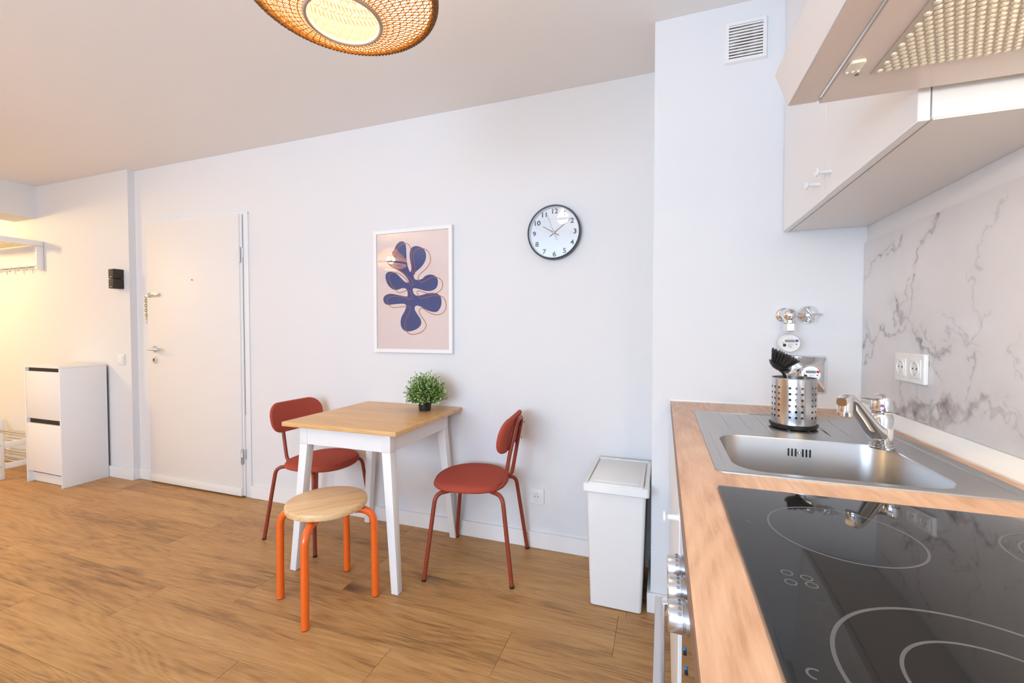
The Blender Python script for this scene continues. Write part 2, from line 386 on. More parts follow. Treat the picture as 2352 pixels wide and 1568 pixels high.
ov = thing('oven', (.36, .595, 0), 'built-in oven with silver knobs and bar handle under the black hob', 'oven')
obj('body', MB().box(.052, .62, .30, .893, .09, .872), mat('oven_grey', (.25, .25, .26), .4, .6), ov)
OVF = mat('oven_front_steel', (.62, .60, .60), .04, 1)
cpn = obj('control_panel', panel(.0335, .052, .298, .894, .772, .8785), OVF, ov)
obj('oven_door', panel(.036, .052, .298, .894, .16, .766), mat('oven_glass', (.55, .52, .50), .04, 1), ov)
obj('panel_gap', MB().box(.040, .052, .298, .894, .766, .772), DARK, ov)
for y in (.738, .675, .612, .42):
    k = obj('knob', MB().lathe([(.0215, 0), (.0215, -.0035), (.0185, -.004), (.0185, -.0065), (.0205, -.007), (.0200, -.0235), (.0185, -.0255), (0, -.0258)], (.0345, y, .826), 28, 'x'), STEELK, cpn)
    for j in range(5):
        a = math.radians(60+j*20)
        mk = MB()
        for q in range(1): mk.torus((0, 0, 0), .0016, .00045, 10, 5, 'z', 0 if (j+int(y*100)) % 3 else .6, 2*PI)
        mk.xf(Matrix.Translation((.0235, y+.0207*math.cos(a), .826+.0207*math.sin(a))) @ Matrix.Rotation(a-PI/2, 4, 'X'))
        obj('dial_mark', mk, GREYINK, k)
for y in (.664, .626):  # small dark pieces with blue tops, modelled in place of reflections on the front
    b = obj('dark_reflection', MB().box(.0312, .0365, y-.003, y+.003, .739, .748, .001), BLACK, cpn)
    obj('blue_reflection', MB().box(.0310, .0345, y-.0025, y+.0025, .745, .7490, .0005), mat('reflection_blue', (.02, .25, .55), .3) if 'reflection_blue' not in bpy.data.materials else bpy.data.materials['reflection_blue'], b)
hb = obj('handle', MB().box(-.010, .006, .33, .800, .720, .738, .002), mat('handle_silver', (.66, .65, .68), .25, .85), ov)
for y in (.355, .787):
    obj('bracket', MB().hexa([(-.004, y-.008, .720), (.037, y-.010, .712), (.037, y+.010, .712), (-.004, y+.010, .720)], [(-.004, y-.008, .737), (.037, y-.012, .745), (.037, y+.010, .745), (-.004, y+.010, .737)], .001), CHROME, hb)

# near base unit, towards and past the camera
nb = thing('base_cabinet', (.36, -.35, 0), 'white base cabinet left of the oven, towards the camera', 'cabinet')
obj('carcass', MB().box(XD+.02, .69, -.90, .294, .09, .876), CABW, nb)
obj('plinth', MB().box(.09, .105, -.90, .294, 0, .09), CABW, nb)
for a, b in ((-.898, -.306), (-.302, .292)):
    d = obj('door', panel(XD, XD+.018, a, b, .10, .874), CABW, nb); knobx(XD, b-.04, .832, d)

SX0, SX1, SY0, SY1 = .106, .625, .978, 1.700
wt = MB()
zc = .879
for a in ((XF+.0012, SX0+.01, -.92, YS-.001), (SX1-.01, XR-.001, -.92, YS-.001), (SX0+.01, SX1-.01, -.92, SY0+.01), (SX0+.01, SX1-.01, 1.405, YS-.001)):
    wt.box(a[0], a[1], a[2], a[3], zc, HW)
WT = obj('worktop', wt, WORKM, label='oak-effect kitchen worktop running along the right wall', cat='worktop')
obj('edge_band', MB().box(XF, XF+.0012, -.92, YS-.001, zc, HW-.0005), EDGEM, WT)
obj('silicone_joint', MB().box(XF, XR-.055, YS-.006, YS-.0005, HW-.0005, HW+.006, .001), WHITE, WT)
# white cove strip along the splashback
cs = []
prof = [(XR-.0101, HW), (XR-.0101, HW+.034), (XR-.016, HW+.034), (XR-.022, HW+.022), (XR-.040, HW+.007), (XR-.0500, HW+.004), (XR-.0500, HW)]
obj('cove_strip', MB().prism([(x-0, z) for x, z in prof], lambda u, v, t: (u-.0, t, v), -.92, YS-.007), PLAST, label='white cove strip joining worktop and marble splashback', cat='trim strip')

# ------------------------------------------------------------ hob
HX0, HX1, HY0, HY1 = .099, .611, .300, .884
hob = thing('hob', ((HX0+HX1)/2, (HY0+HY1)/2, HW), 'black glass ceramic hob with grey ring zones in the worktop', 'hob')
obj('glass_plate', MB().prism(rrect(HX0, HX1, HY0, HY1, .006, 3), lambda u, v, t: (u, v, t), HW+.0005, HW+.0050, .0010), HOBM, hob)
RING = mat('hob_print', (.085, .085, .095), .35)
ZT = HW+.0051
def ring(name, cx, cy, r, w, a0=0, a1=2*PI, n=72):
    mb = MB(); pa = []; pb = []; full = abs(a1-a0-2*PI) < 1e-6
    for i in range(n+(0 if full else 1)):
        a = a0+(a1-a0)*i/n; pa.append((cx+(r-w/2)*math.cos(a), cy+(r-w/2)*math.sin(a))); pb.append((cx+(r+w/2)*math.cos(a), cy+(r+w/2)*math.sin(a)))
    lo = [[(x, y, ZT-.0003) for x, y in pa], [(x, y, ZT) for x, y in pa], [(x, y, ZT) for x, y in pb], [(x, y, ZT-.0003) for x, y in pb]]
    if full: mb.loft(lo, False, False, ring=True)
    else: mb.loft(lo, False, False, closed=False)
    return obj(name, mb, RING, hob)
ring('zone_ring', .243, .730, .0905, .0028)
ring('zone_ring', .266, .434, .1205, .0036)
ring('zone_ring', .266, .434, .0720, .0030)
ring('zone_ring', .518, .730, .0905, .0028); ring('zone_ring', .518, .730, .073, .0022)
ring('zone_ring', .500, .434, .0800, .0028)
for x, y in ((.142, .588), (.161, .583), (.141, .567), (.162, .568)): ring('zone_symbol', x, y, .0058, .0016, n=24)
ring('zone_symbol', .1235, .420, .0060, .0022, .9, 4.6, 18); ring('zone_symbol', .1290, .4125, .0040, .0022, 3.6, 6.6, 14)
for x, y in ((.130, .791), (.1255, .729)):
    ring('zone_symbol', x, y, .0036, .0010, 1.0, 5.4, 14); ring('zone_symbol', x+.004, y-.002, .0028, .0010, 2.2, 5.4, 10)

# ------------------------------------------------------------ sink
sk = thing('sink', ((SX0+SX1)/2, (SY0+SY1)/2, HW), 'stainless steel inset sink with ribbed drainer in the worktop', 'sink')
BX0, BX1, BY0, BY1 = .148, .533, 1.008, 1.340
def rl(x0, x1, y0, y1, r, z): return [(x, y, z) for x, y in rrect(x0, x1, y0, y1, r, 8)]
m = MB(); e = .004
m.loft([rl(SX0, SX1, SY0, SY1, .018, HW+.0002), rl(SX0+.001, SX1-.001, SY0+.001, SY1-.001, .018, HW+.003), rl(SX0+.004, SX1-.004, SY0+.004, SY1-.004, .016, HW+.0045), rl(SX0+.008, SX1-.008, SY0+.008, SY1-.008, .014, HW+.0035),
        rl(SX0+.010, SX1-.010, SY0+.010, SY1-.010, .014, HW+.0030),
        rl(BX0-.006, BX1+.006, BY0-.006, BY1+.006, .066, HW+.0030), rl(BX0-.002, BX1+.002, BY0-.002, BY1+.002, .062, HW+.0020), rl(BX0, BX1, BY0, BY1, .060, HW-.003),
        rl(BX0+.003, BX1-.003, BY0+.003, BY1-.003, .058, HW-.10), rl(BX0+.010, BX1-.010, BY0+.010, BY1-.010, .055, HW-.135), rl(BX0+.030, BX1-.030, BY0+.030, BY1-.030, .045, HW-.150), rl(BX0+.15, BX1-.15, BY0+.12, BY1-.12, .03, HW-.156)], cap0=False, cap1=True)
obj('basin', m, STEELB, sk)
def rib(x0, x1, ya, yb, w=.0035, h=.0042, nm='drainer_rib'):
    pts = [(x0+(x1-x0)*t, ya+(yb-ya)*t, HW+.0030) for t in np.linspace(0, 1, 7)]
    rr = [w*.3]+[w]*5+[w*.3]; hh = [h*.2]+[h]*5+[h*.2]
    obj(nm, MB().tube(pts, rr, 10, ry=hh), STEELB, sk)
for x0, x1 in ((.193, .193), (.247, .246), (.301, .298), (.352, .346), (.405, .396), (.458, .440), (.509, .490)): rib(x0, x1, 1.668, 1.402, .0042)
rib(.150, .560, 1.682, 1.682, .0030, .0028, 'rim_ridge'); rib(.129, .129, 1.660, 1.020, .0022, .002, 'rim_ridge'); rib(.598, .598, 1.560, 1.010, .0048, .0032, 'rim_ridge')
for i in range(7):
    if i == 3:
        obj('overflow_screw', MB().sphere((.347, BY1-.004, .884), .0045, 10, 6), CHROME, sk)
    else:
        x = .3225+i*.0083; obj('overflow_slot', MB().box(x-.0017, x+.0017, BY1-.0045, BY1-.0008, .873, .894, .0012), DARK, sk)
obj('drain', MB().lathe([(0, .004), (.015, .004), (.034, .003), (.042, 0), (.042, -.004)], (.34, 1.174, HW-.1555), 28), CHROME, sk)

# ------------------------------------------------------------ mixer tap
mx_, my_ = .515, 1.310; zb = HW+.0032
tp = thing('mixer_tap', (mx_, my_, zb), 'chrome single-lever mixer tap on the sink', 'tap')
obj('body', MB().lathe([(.027, 0), (.027, .004), (.0245, .006), (.0245, .010), (.0225, .012), (.0225, .040), (.0228, .075), (.021, .082), (.0195, .086)], (mx_, my_, zb), 32), CHROME, tp)
obj('collar', MB().lathe([(.0195, .0855), (.0205, .087), (.0205, .091), (.019, .092)], (mx_, my_, zb), 32), CHROME, tp)
# spout: broad at the base, rising towards the bowl
S0 = Vector((mx_-.008, my_-.010, zb+.030)); S1 = Vector((.388, 1.160, zb+.142))
dirv = Vector((S1.x-S0.x, S1.y-S0.y, 0)).normalized(); side = Vector((-dirv.y, dirv.x, 0))
dist = Vector((S1.x-S0.x, S1.y-S0.y, 0)).length
loops = []
for t, z, w, h in ((-.02, .036, .017, .020), (.12, .043, .021, .020), (.30, .064, .020, .014), (.50, .090, .0175, .011), (.68, .114, .0155, .0095), (.82, .131, .0145, .009), (.92, .139, .0145, .0095), (1.02, .138, .0140, .0105), (1.09, .132, .0100, .0095)):
    c = S0+dirv*dist*t; c.z = zb+z
    slope = Vector((dirv.x*.75, dirv.y*.75, .6)).normalized() if t < .8 else dirv
    upv = side.cross(slope)*-1
    if upv.z < 0: upv = -upv
    lp = []
    for k in range(16):
        a = 2*PI*k/16; ca, sa = math.cos(a), math.sin(a)
        lp.append(c+side*w*math.copysign(abs(ca)**.7, ca)+upv*h*math.copysign(abs(sa)**.7, sa))
    loops.append(lp)
obj('spout', MB().loft(loops), CHROME, tp)
nz = S0+dirv*dist*1.0
obj('aerator', MB().lathe([(0, .146), (.010, .146), (.0145, .142), (.0150, .136), (.0150, .112), (.0142, .111), (.0142, .1095), (.0150, .1085), (.0145, .100), (.0120, .0985), (0, .0985)], (nz.x, nz.y, zb), 28), CHROME, tp)
hdm = obj('lever_head', MB().lathe([(.0195, .092), (.0240, .094), (.0245, .104), (.0240, .118), (.0225, .126), (.017, .1325), (.008, .1355), (0, .136)], (mx_, my_, zb), 32), CHROME, tp)
lv = Vector((-.80, -.60, 0)).normalized()
c0 = Vector((mx_, my_, zb+.122)); c1 = c0+Vector((-.036, -.020, .004)); c2 = c0+Vector((-.052, -.030, .008))
obj('lever', MB().tube([c0, c0+(c1-c0)*.5+Vector((0, 0, .002)), c1, c2, c2+Vector((-.006, -.004, 0))], [.016, .014, .010, .008, .003], 14, ry=[.010, .008, .005, .004, .002]), CHROME, hdm)
# red and blue dot facing the room
dn = Vector((-.36, -.933, 0)).normalized(); dc = Vector((mx_, my_, zb+.108))+dn*.0245
for nm, s_, mt in (('hot_mark', -1, mat('red_dot', (.6, .01, .01), .3)), ('cold_mark', 1, mat('blue_dot', (.01, .06, .5), .3))):
    sd = Vector((-dn.y, dn.x, 0)); mb = MB(); poly = [(0, -.0042)]+[(s_*.0042*math.sin(a), -.0042*math.cos(a)) for a in np.linspace(.2, PI-.2, 8)]+[(0, .0042)]
    mb.prism(poly, lambda u, v, t: dc+sd*u*1+Vector((0, 0, v))+dn*t, -.0012, .0008); obj(nm, mb, mt, hdm)

# ------------------------------------------------------------ utensil caddy, brush, ladle
cx, cy = .3725, 1.500; cr = .0585; z0 = HW+.0065
cd = thing('utensil_caddy', (cx, cy, HW+.003), 'perforated steel utensil caddy on a black base, on the drainer', 'utensil holder')
obj('base_dish', MB().lathe([(0, 0), (.053, 0), (.059, .002), (.0625, .008), (.0642, .0125), (.0632, .0135), (.061, .010), (0, .008)], (cx, cy, z0-.0030), 40), BLACK, cd)
mb = MB(); bm = mb.bm; NC, RH = 24, 6
hz0, hz1, pitch = .019, .1225, .0172
def P3(u, z, r): return (cx+r*math.cos(u), cy+r*math.sin(u), z0+.007+z)
da = 2*PI/NC; tot = .140
cache = {}
def V(u, z, r):
    k = (round((u % (2*PI))*1e5) % round(2*PI*1e5), round(z*1e6), round(r*1e6))
    if k not in cache: cache[k] = bm.verts.new(P3(u, z, r))
    return cache[k]
for r_ in (cr, cr-.0009):
    for i in range(NC):
        ua, ub = da*i, da*(i+1); um = (ua+ub)/2; hole = (i % 4) != 3
        def quad(z_a, z_b):
            vs4 = [V(ua, z_a, r_), V(um, z_a, r_), V(ub, z_a, r_), V(ub, z_b, r_), V(um, z_b, r_), V(ua, z_b, r_)]
            bm.faces.new(vs4)
        quad(0, hz0)
        for j in range(RH):
            za = hz0+pitch*j; zb2 = za+pitch; zm = (za+zb2)/2
            if not hole: 
                bm.faces.new([V(ua, za, r_), V(um, za, r_), V(ub, za, r_), V(ub, zm, r_), V(ub, zb2, r_), V(um, zb2, r_), V(ua, zb2, r_), V(ua, zm, r_)]); continue
            outer = [V(ua, za, r_), V(um, za, r_), V(ub, za, r_), V(ub, zm, r_), V(ub, zb2, r_), V(um, zb2, r_), V(ua, zb2, r_), V(ua, zm, r_)]
            inner = []
            for q in range(8):
                a = math.radians(-135+45*q); inner.append(V(um+.0036/cr*math.cos(a), zm+.0036*math.sin(a), r_))
            for q in range(8): bm.faces.new((outer[q], outer[(q+1) % 8], inner[(q+1) % 8], inner[q]))
        quad(hz0+pitch*RH, tot)
mb.torus((cx, cy, z0+.007+tot), cr-.0004, .0013, 48, 6)
obj('cup', mb, STEELC, cd)
obj('cup_floor', MB().lathe([(0, 0), (cr-.002, 0), (cr-.002, .001), (0, .001)], (cx, cy, z0+.008), 32), STEELC, cd)

# dish brush: handle out of the caddy, round head with bristles fanned up to the left
br = thing('dish_brush', (cx-.02, cy, z0+.012), 'black dish brush standing in the steel utensil caddy', 'brush')
hb_ = [Vector((.385, 1.49, z0+.014)), Vector((.362, 1.485, z0+.08)), Vector((.345, 1.478, z0+.150)), Vector((.334, 1.474, z0+.172))]
obj('handle', MB().tube(fillet(hb_, .05), .0062, 12, ry=.0042), BLACK, br)
hc = Vector((.327, 1.472, z0+.186)); ax = Vector((.45, -.15, .88)).normalized()
q = ax.to_track_quat('Z', 'Y').to_matrix().to_4x4()
obj('head', MB().lathe([(0, -.016), (.012, -.014), (.024, -.007), (.031, .001), (.0285, .003), (.024, .004), (0, .004)], (0, 0, 0), 24).xf(Matrix.Translation(hc) @ q), BLACK, br)
mb = MB()
for k in range(70):
    a = k*2.39996; rr = .024*math.sqrt((k+.5)/70)
    b0 = Vector((rr*math.cos(a), rr*math.sin(a), .003)); b1 = Vector((rr*1.75*math.cos(a), rr*1.75*math.sin(a), .034+.003*random.random()))
    mb.tube([b0, b1], .0022, 5)
mb.xf(Matrix.Translation(hc) @ q)
obj('bristles', mb, mat('bristle_black', (.025, .022, .020), .45), br, kind='stuff')
ld = thing('ladle', (.40, 1.53, z0+.012), 'polished steel ladle standing behind the black brush in the caddy', 'ladle')
obj('stem', MB().tube([(.392, 1.515, z0+.014), (.372, 1.525, z0+.10), (.358, 1.530, z0+.155)], .0035, 8), CHROME, ld)
obj('bowl', MB().sphere((0, 0, 0), .021, 20, 12, (1, .38, 1.35)).xf(Matrix.Translation((.352, 1.531, z0+.183)) @ Matrix.Rotation(-.2, 4, 'Z') @ Matrix.Rotation(-.25, 4, 'Y')), STEELK, ld)

# ------------------------------------------------------------ splashback
MARB = bpy.data.materials.new('marble_laminate'); MARB.use_nodes = True
nt = MARB.node_tree; b = nt.nodes['Principled BSDF']; b.inputs['Roughness'].default_value = .28
at = nt.nodes.new('ShaderNodeAttribute'); at.attribute_name = 'vein'
cr_ = nt.nodes.new('ShaderNodeValToRGB'); cr_.color_ramp.elements[0].color = (.70, .685, .70, 1); cr_.color_ramp.elements[1].color = (.20, .175, .175, 1)
nt.links.new(at.outputs['Fac'], cr_.inputs[0])
nn = nt.nodes.new('ShaderNodeTexNoise'); nn.inputs['Scale'].default_value = 3; nn.inputs['Detail'].default_value = 4
tc = nt.nodes.new('ShaderNodeTexCoord'); nt.links.new(tc.outputs['Object'], nn.inputs['Vector'])
mr = nt.nodes.new('ShaderNodeMapRange'); mr.inputs['From Min'].default_value = .3; mr.inputs['From Max'].default_value = .7; mr.inputs['To Min'].default_value = .93; mr.inputs['To Max'].default_value = 1.03; nt.links.new(nn.outputs['Fac'], mr.inputs['Value'])
ml = nt.nodes.new('ShaderNodeMix'); ml.data_type = 'RGBA'; ml.blend_type = 'MULTIPLY'; ml.inputs['Factor'].default_value = 1
nt.links.new(cr_.outputs[0], ml.inputs['A']); nt.links.new(mr.outputs[0], ml.inputs['B']); nt.links.new(ml.outputs['Result'], b.inputs['Base Color'])
VEINS = [[(1.904, 1.409), (1.859, 1.438), (1.796, 1.462), (1.756, 1.475), (1.712, 1.492), (1.681, 1.48)], [(1.754, 1.446), (1.711, 1.473), (1.687, 1.478), (1.654, 1.511)], [(1.493, 1.527), (1.515, 1.503), (1.538, 1.481), (1.561, 1.463), (1.575, 1.444), (1.589, 1.412)], [(1.588, 1.383), (1.582, 1.354), (1.589, 1.32), (1.591, 1.286), (1.609, 1.246)], [(1.614, 1.369), (1.634, 1.324), (1.655, 1.278), (1.701, 1.236), (1.717, 1.193)], [(1.704, 1.305), (1.666, 1.266), (1.609, 1.241), (1.565, 1.2), (1.534, 1.167), (1.495, 1.147), (1.452, 1.155), (1.419, 1.174)], [(1.908, 1.147), (1.878, 1.177), (1.833, 1.184), (1.784, 1.211), (1.75, 1.208), (1.711, 1.193), (1.675, 1.212), (1.63, 1.223)], [(1.9, 1.247), (1.864, 1.211), (1.84, 1.177), (1.86, 1.122), (1.89, 1.095)], [(1.918, 1.368), (1.924, 1.419)], [(1.676, .954), (1.597, .965), (1.526, .978), (1.454, 1.0), (1.389, 1.015), (1.331, 1.027), (1.292, 1.043), (1.273, 1.051)], [(1.633, 1.045), (1.643, 1.002), (1.63, .968)], [(1.561, 1.059), (1.547, 1.022), (1.526, .986), (1.52, .96)], [(1.232, 1.513), (1.254, 1.477), (1.288, 1.424), (1.305, 1.379), (1.311, 1.361)], [(1.279, 1.05), (1.248, 1.042), (1.23, 1.025), (1.197, 1.015), (1.163, .987)], [(1.329, 1.151), (1.338, 1.118), (1.347, 1.079), (1.353, 1.045)], [(1.423, 1.257), (1.391, 1.236), (1.338, 1.193), (1.397, 1.212), (1.445, 1.204)], [(1.338, 1.193), (1.287, 1.234), (1.263, 1.259)], [(1.338, 1.193), (1.304, 1.18)], [(1.171, 1.2), (1.208, 1.175), (1.197, 1.151), (1.169, 1.129)], [(1.232, 1.072), (1.203, 1.043), (1.176, 1.012)], [(1.486, 1.148), (1.466, 1.091), (1.439, 1.058)], [(1.551, 1.223), (1.507, 1.195), (1.469, 1.164)], [(1.803, 1.463), (1.756, 1.475), (1.719, 1.503)], [(1.33, 1.35), (1.321, 1.28), (1.287, 1.234)],
         [(1.10, .98), (1.02, 1.05), (.93, 1.09), (.80, 1.20), (.62, 1.26), (.4, 1.42)], [(1.05, 1.5), (.98, 1.38), (.93, 1.2), (.8, 1.02), (.7, .95)], [(.55, 1.5), (.5, 1.3), (.38, 1.1), (.2, 1.0), (-.1, .96)], [(.1, 1.5), (-.1, 1.3), (-.3, 1.24), (-.5, 1.05)]]
VW = [(.0035, .75), (.0035, .7), (.0035, .7), (.0040, .85), (.003, .55), (.0060, .9), (.0050, .8), (.0045, .6), (.0025, .5), (.013, .85), (.003, .4), (.0035, .6), (.0025, .35), (.006, .6), (.0028, .6), (.002, .4), (.002, .4), (.002, .35), (.002, .35), (.003, .35), (.0045, .5), (.0045, .6), (.003, .5), (.002, .3), (.004, .5), (.003, .35), (.004, .5), (.004, .5)]
rng = np.random.RandomState(3)
def vnoise(Y, Z, f, seed):
    r = np.random.RandomState(seed); g = r.rand(256, 256); a = Y*f; b_ = Z*f; i = np.floor(a).astype(int); j = np.floor(b_).astype(int); u = a-i; v = b_-j; u = u*u*(3-2*u); v = v*v*(3-2*v)
    G = lambda p, q_: g[p % 256, q_ % 256]
    return (G(i, j)*(1-u)+G(i+1, j)*u)*(1-v)+(G(i, j+1)*(1-u)+G(i+1, j+1)*u)*v
def fbm(Y, Z, f, seed, o=4): return sum(vnoise(Y, Z, f*2**k, seed+k)/2**k for k in range(o))/sum(.5**k for k in range(o))
ya, yb_, za, zb_ = -.92, YS-.002, HW+.002, 1.529
yg = np.concatenate([np.linspace(ya, .8, 120, endpoint=False), np.linspace(.8, yb_, 470)]); zg = np.linspace(za, zb_, 250)
YY, ZZ = np.meshgrid(yg, zg, indexing='ij')
dY = (fbm(YY, ZZ, 26, 11, 5)-.5)*.075; dZ = (fbm(YY, ZZ, 26, 31, 5)-.5)*.075
vein = np.zeros_like(YY); QY = YY+dY; QZ = ZZ+dZ
thick = fbm(YY, ZZ, 30, 51, 3)
for pl, (wd, st) in zip(VEINS, VW):
    d = np.full_like(YY, 9.)
    for (a0, b0), (a1, b1) in zip(pl, pl[1:]):
        l2 = (a1-a0)**2+(b1-b0)**2; t = np.clip(((QY-a0)*(a1-a0)+(QZ-b0)*(b1-b0))/l2, 0, 1); d = np.minimum(d, np.hypot(QY-a0-t*(a1-a0), QZ-b0-t*(b1-b0)))
    wl = wd*(.25+1.6*np.clip(thick-.15, 0, 1)); core = np.exp(-(d/wl)**2)*st; halo = np.exp(-(d/(wd*5.5))**2)*.20*st*(.4+thick)
    st2 = np.exp(-((d-wd*2.6*fbm(YY, ZZ, 14, 131, 2))/(wl*.7))**2)*st*.55*(fbm(YY, ZZ, 12, 151, 2) > .5)
    vein = np.maximum(vein, core*(.25+1.1*fbm(YY, ZZ, 16, 171, 2))+halo+st2)
vein = np.clip(vein*(.25+.95*fbm(YY, ZZ, 70, 71, 3)) + .035*(fbm(YY, ZZ, 9, 91)-.5), 0, 1)
ny, nz_ = YY.shape
sb = thing('splashback', (XR, .5, HW), 'glossy white marble-look splashback panel with grey veins behind the worktop', 'splashback')
vs_ = np.stack([np.full(YY.size, -.0075), YY.ravel()-.5, ZZ.ravel()-HW], 1)
idx = np.arange(ny*nz_).reshape(ny, nz_); fa = np.stack([idx[:-1, :-1], idx[:-1, 1:], idx[1:, 1:], idx[1:, :-1]], -1).reshape(-1, 4)
me = bpy.data.meshes.new('printed_face'); me.from_pydata(vs_.tolist(), [], fa.tolist()); at_ = me.attributes.new('vein', 'FLOAT', 'POINT'); at_.data.foreach_set('value', vein.ravel().astype(np.float32)); me.materials.append(MARB)
po = bpy.data.objects.new('printed_face', me); COL.objects.link(po); po.parent = sb
obj('panel', MB().box(XR-.0070, XR-.0002, ya, yb_, za-.001, zb_+.0003), mat('panel_core', (.42, .38, .35), .5), sb)

# double socket on the splashback
SOCK = mat('socket_inner', (.74, .74, .75), .35)
def socket_face(name, c, nrm, u, parent, s=.0)  : pass
def make_socket(parent, C, n, u, frame):
    """one Schuko insert: C centre, n outwards, u horizontal"""
    C, n, u = Vector(C), Vector(n), Vector(u); v = Vector((0, 0, 1))
    mt = Matrix((( u.x, v.x, n.x, C.x), (u.y, v.y, n.y, C.y), (u.z, v.z, n.z, C.z), (0, 0, 0, 1)))
    s = obj('insert', MB().prism(rrect(-.0275, .0275, -.0275, .0275, .003, 3), lambda a, b_, t: (a, b_, t), 0, .0025, .0008).xf(mt), PLAST, parent)
    obj('cup_rim', MB().loft([[(r*math.cos(a), r*math.sin(a), h) for a in np.linspace(0, 2*PI, 32, endpoint=False)] for r, h in ((.0225, .0022), (.0215, .0042), (.0200, .0042), (.0195, .0027))], False, False).xf(mt), PLAST, s)
    obj('cup', MB().lathe([(0, .0026), (.0192, .0026), (.0197, .0028), (0, .0028)], (0, 0, 0), 28).xf(mt), SOCK, s)
    for a in (-.0095, .0095): obj('pin_hole', MB().lathe([(0, .0027), (.0026, .0027), (.0026, .0031), (0, .0031)], (a, 0, 0), 10).xf(mt), DARK, s)
    for b_ in (-.0165, .0165): obj('earth_clip', MB().box(-.0022, .0022, b_-.0035, b_+.0035, .0028, .0040, .0005, 1).xf(mt), CHROME, s)
    return s
ds = thing('double_socket', (XR-.0075, 1.578, 1.060), 'white double power socket on the marble splashback', 'socket')
obj('frame', MB().prism(rrect(1.498, 1.658, 1.060, 1.146, .004, 3), lambda a, b_, t: (t, a, b_), XR-.0185, XR-.0075, .0025), PLAST, ds)
for y in (1.539, 1.617): make_socket(ds, (XR-.0185, y, 1.103), (-1, 0, 0), (0, -1, 0), None)
ws = thing('wall_socket', (-.659, YW, .246), 'white single power socket low on the back wall beside the red chair', 'socket')
obj('frame', MB().prism(rrect(-.701, -.617, .246, .332, .003, 3), lambda a, b_, t: (a, YW-t, b_), 0, .009, .002), PLAST, ws)
make_socket(ws, (-.659, YW-.009, .289), (0, -1, 0), (1, 0, 0), None)

# ------------------------------------------------------------ wall units and hood
XU = .432; ZU = 1.592; YN = .990; ZT2 = 2.485
uc = thing('wall_cabinet', (.565, 1.45, ZU), 'white two-door wall cabinet with round knobs above the sink', 'cabinet')
obj('carcass', MB().box(XU+.022, XR-.001, YN+.002, YS-.003, ZU+.004, ZT2, .0008, 1), CABW, uc)
for a, b in ((1.468, YS-.004), (YN, 1.465)):
    d = obj('door', panel(XU, XU+.019, a, b, ZU, ZT2, .0012), CABW, uc)
    knobx(XU, 1.512 if a > 1.4 else 1.421, 1.645 if a > 1.4 else 1.652, d, .036)
obj('underside', MB().box(XU+.024, XR-.001, YN+.004, YS-.006, ZU+.001, ZU+.0045), UNDER, uc)

hx0 = .222; hz = 1.645; hy0, hy1 = .385, .968
hd_ = thing('cooker_hood', (.45, (hy0+hy1)/2, hz), 'slim cooker hood with perforated filter above the hob', 'cooker hood')
HOODM = mat('hood_enamel', (.72, .64, .60), .22, 0, .5)
HOODF = mat('hood_front_white', (.83, .82, .84), .3)
obj('housing', MB().box(hx0+.075, XR-.002, hy0, hy1, hz+.004, hz+.075, .001, 1), HOODM, hd_)
obj('visor', MB().prism([(hx0, hz), (hx0-.022, hz+.062), (hx0-.012, hz+.072), (hx0+.07, hz+.072), (hx0+.07, hz)], lambda u, v, t: (u, t, v), hy0, hy1, .0012), [HOODF], hd_)
obj('visor_underside', MB().box(hx0+.003, hx0+.0455, hy0+.001, hy1-.0015, hz-.0012, hz+.001, .0004, 1), HOODM, hd_)
obj('slide_gap', MB().box(hx0+.0465, hx0+.0505, hy0+.002, hy1-.018, hz-.0014, hz+.0005), mat('bright_steel', (.9, .88, .8), .12, 1), hd_)
und = obj('underside', MB().box(hx0+.0515, XR-.003, hy0, hy1, hz-.0045, hz+.005, .001, 1), HOODM, hd_)
# filter with rows of raised perforations
FM = mat('filter_alu', (.90, .84, .70), .4, .35)
FY0, FY1, FX0, FX1 = hy0+.03, hy1-.085, hx0+.100, XR-.05
fp = obj('filter', MB().box(FX0, FX1, FY0, FY1, hz-.0065, hz-.0042, .0006, 1), mat('filter_plate', (.62, .55, .45), .4, .4), und)
mb = MB(); bm = mb.bm; sp = .0112
ny_ = int((FY1-FY0-.01)/sp); nx_ = int((FX1-FX0-.01)/sp)
for j in range(ny_):
    for i in range(nx_):
        x = FX0+.010+i*sp+(sp/2 if j % 2 else 0); y = FY1-.008-j*sp
        lp = []
        for r_, h in ((.0046, 0), (.0040, -.0018), (.0024, -.0026)):
            lp.append([bm.verts.new((x+r_*math.cos(PI/4*k), y+r_*math.sin(PI/4*k), hz-.0064+h)) for k in range(8)])
        for a_, b_ in zip(lp, lp[1:]):
            for k in range(8): bm.faces.new((a_[k], a_[(k+1) % 8], b_[(k+1) % 8], b_[k]))
        bm.faces.new(lp[-1][::-1])
obj('perforations', mb, FM, und, kind='stuff')
sw = obj('switch', MB().prism(rrect(.258+.020, .258+.041, .832, .862, .004, 3), lambda u, v, t: (u, v, t), hz-.0095, hz-.0042, .001), mat('switch_cream', (.85, .80, .68), .25), und)
for k in range(3): obj('switch_dot', MB().sphere((.258+.023+k*.0075, .858, hz-.0095), .0022, 8, 6), PLAST, und)
obj('screw_hole', MB().lathe([(0, 0), (.003, 0), (.003, .001), (0, .001)], (.302, .880, hz-.0053), 12), GREYINK, und)
obj('lamp_lens', MB().box(.455, .545, .44, .66, hz-.0070, hz-.0066, .0001), mat('lamp_glow', (1, .9, .75), .4, emit=(1, .84, .60), es=6), und)
hcab = thing('wall_cabinet', (.565, .68, hz+.08), 'white wall cabinet standing on top of the cooker hood', 'cabinet')
obj('carcass', MB().box(XU+.022, XR-.001, hy0+.002, YN-.004, hz+.078, ZT2), CABW, hcab)
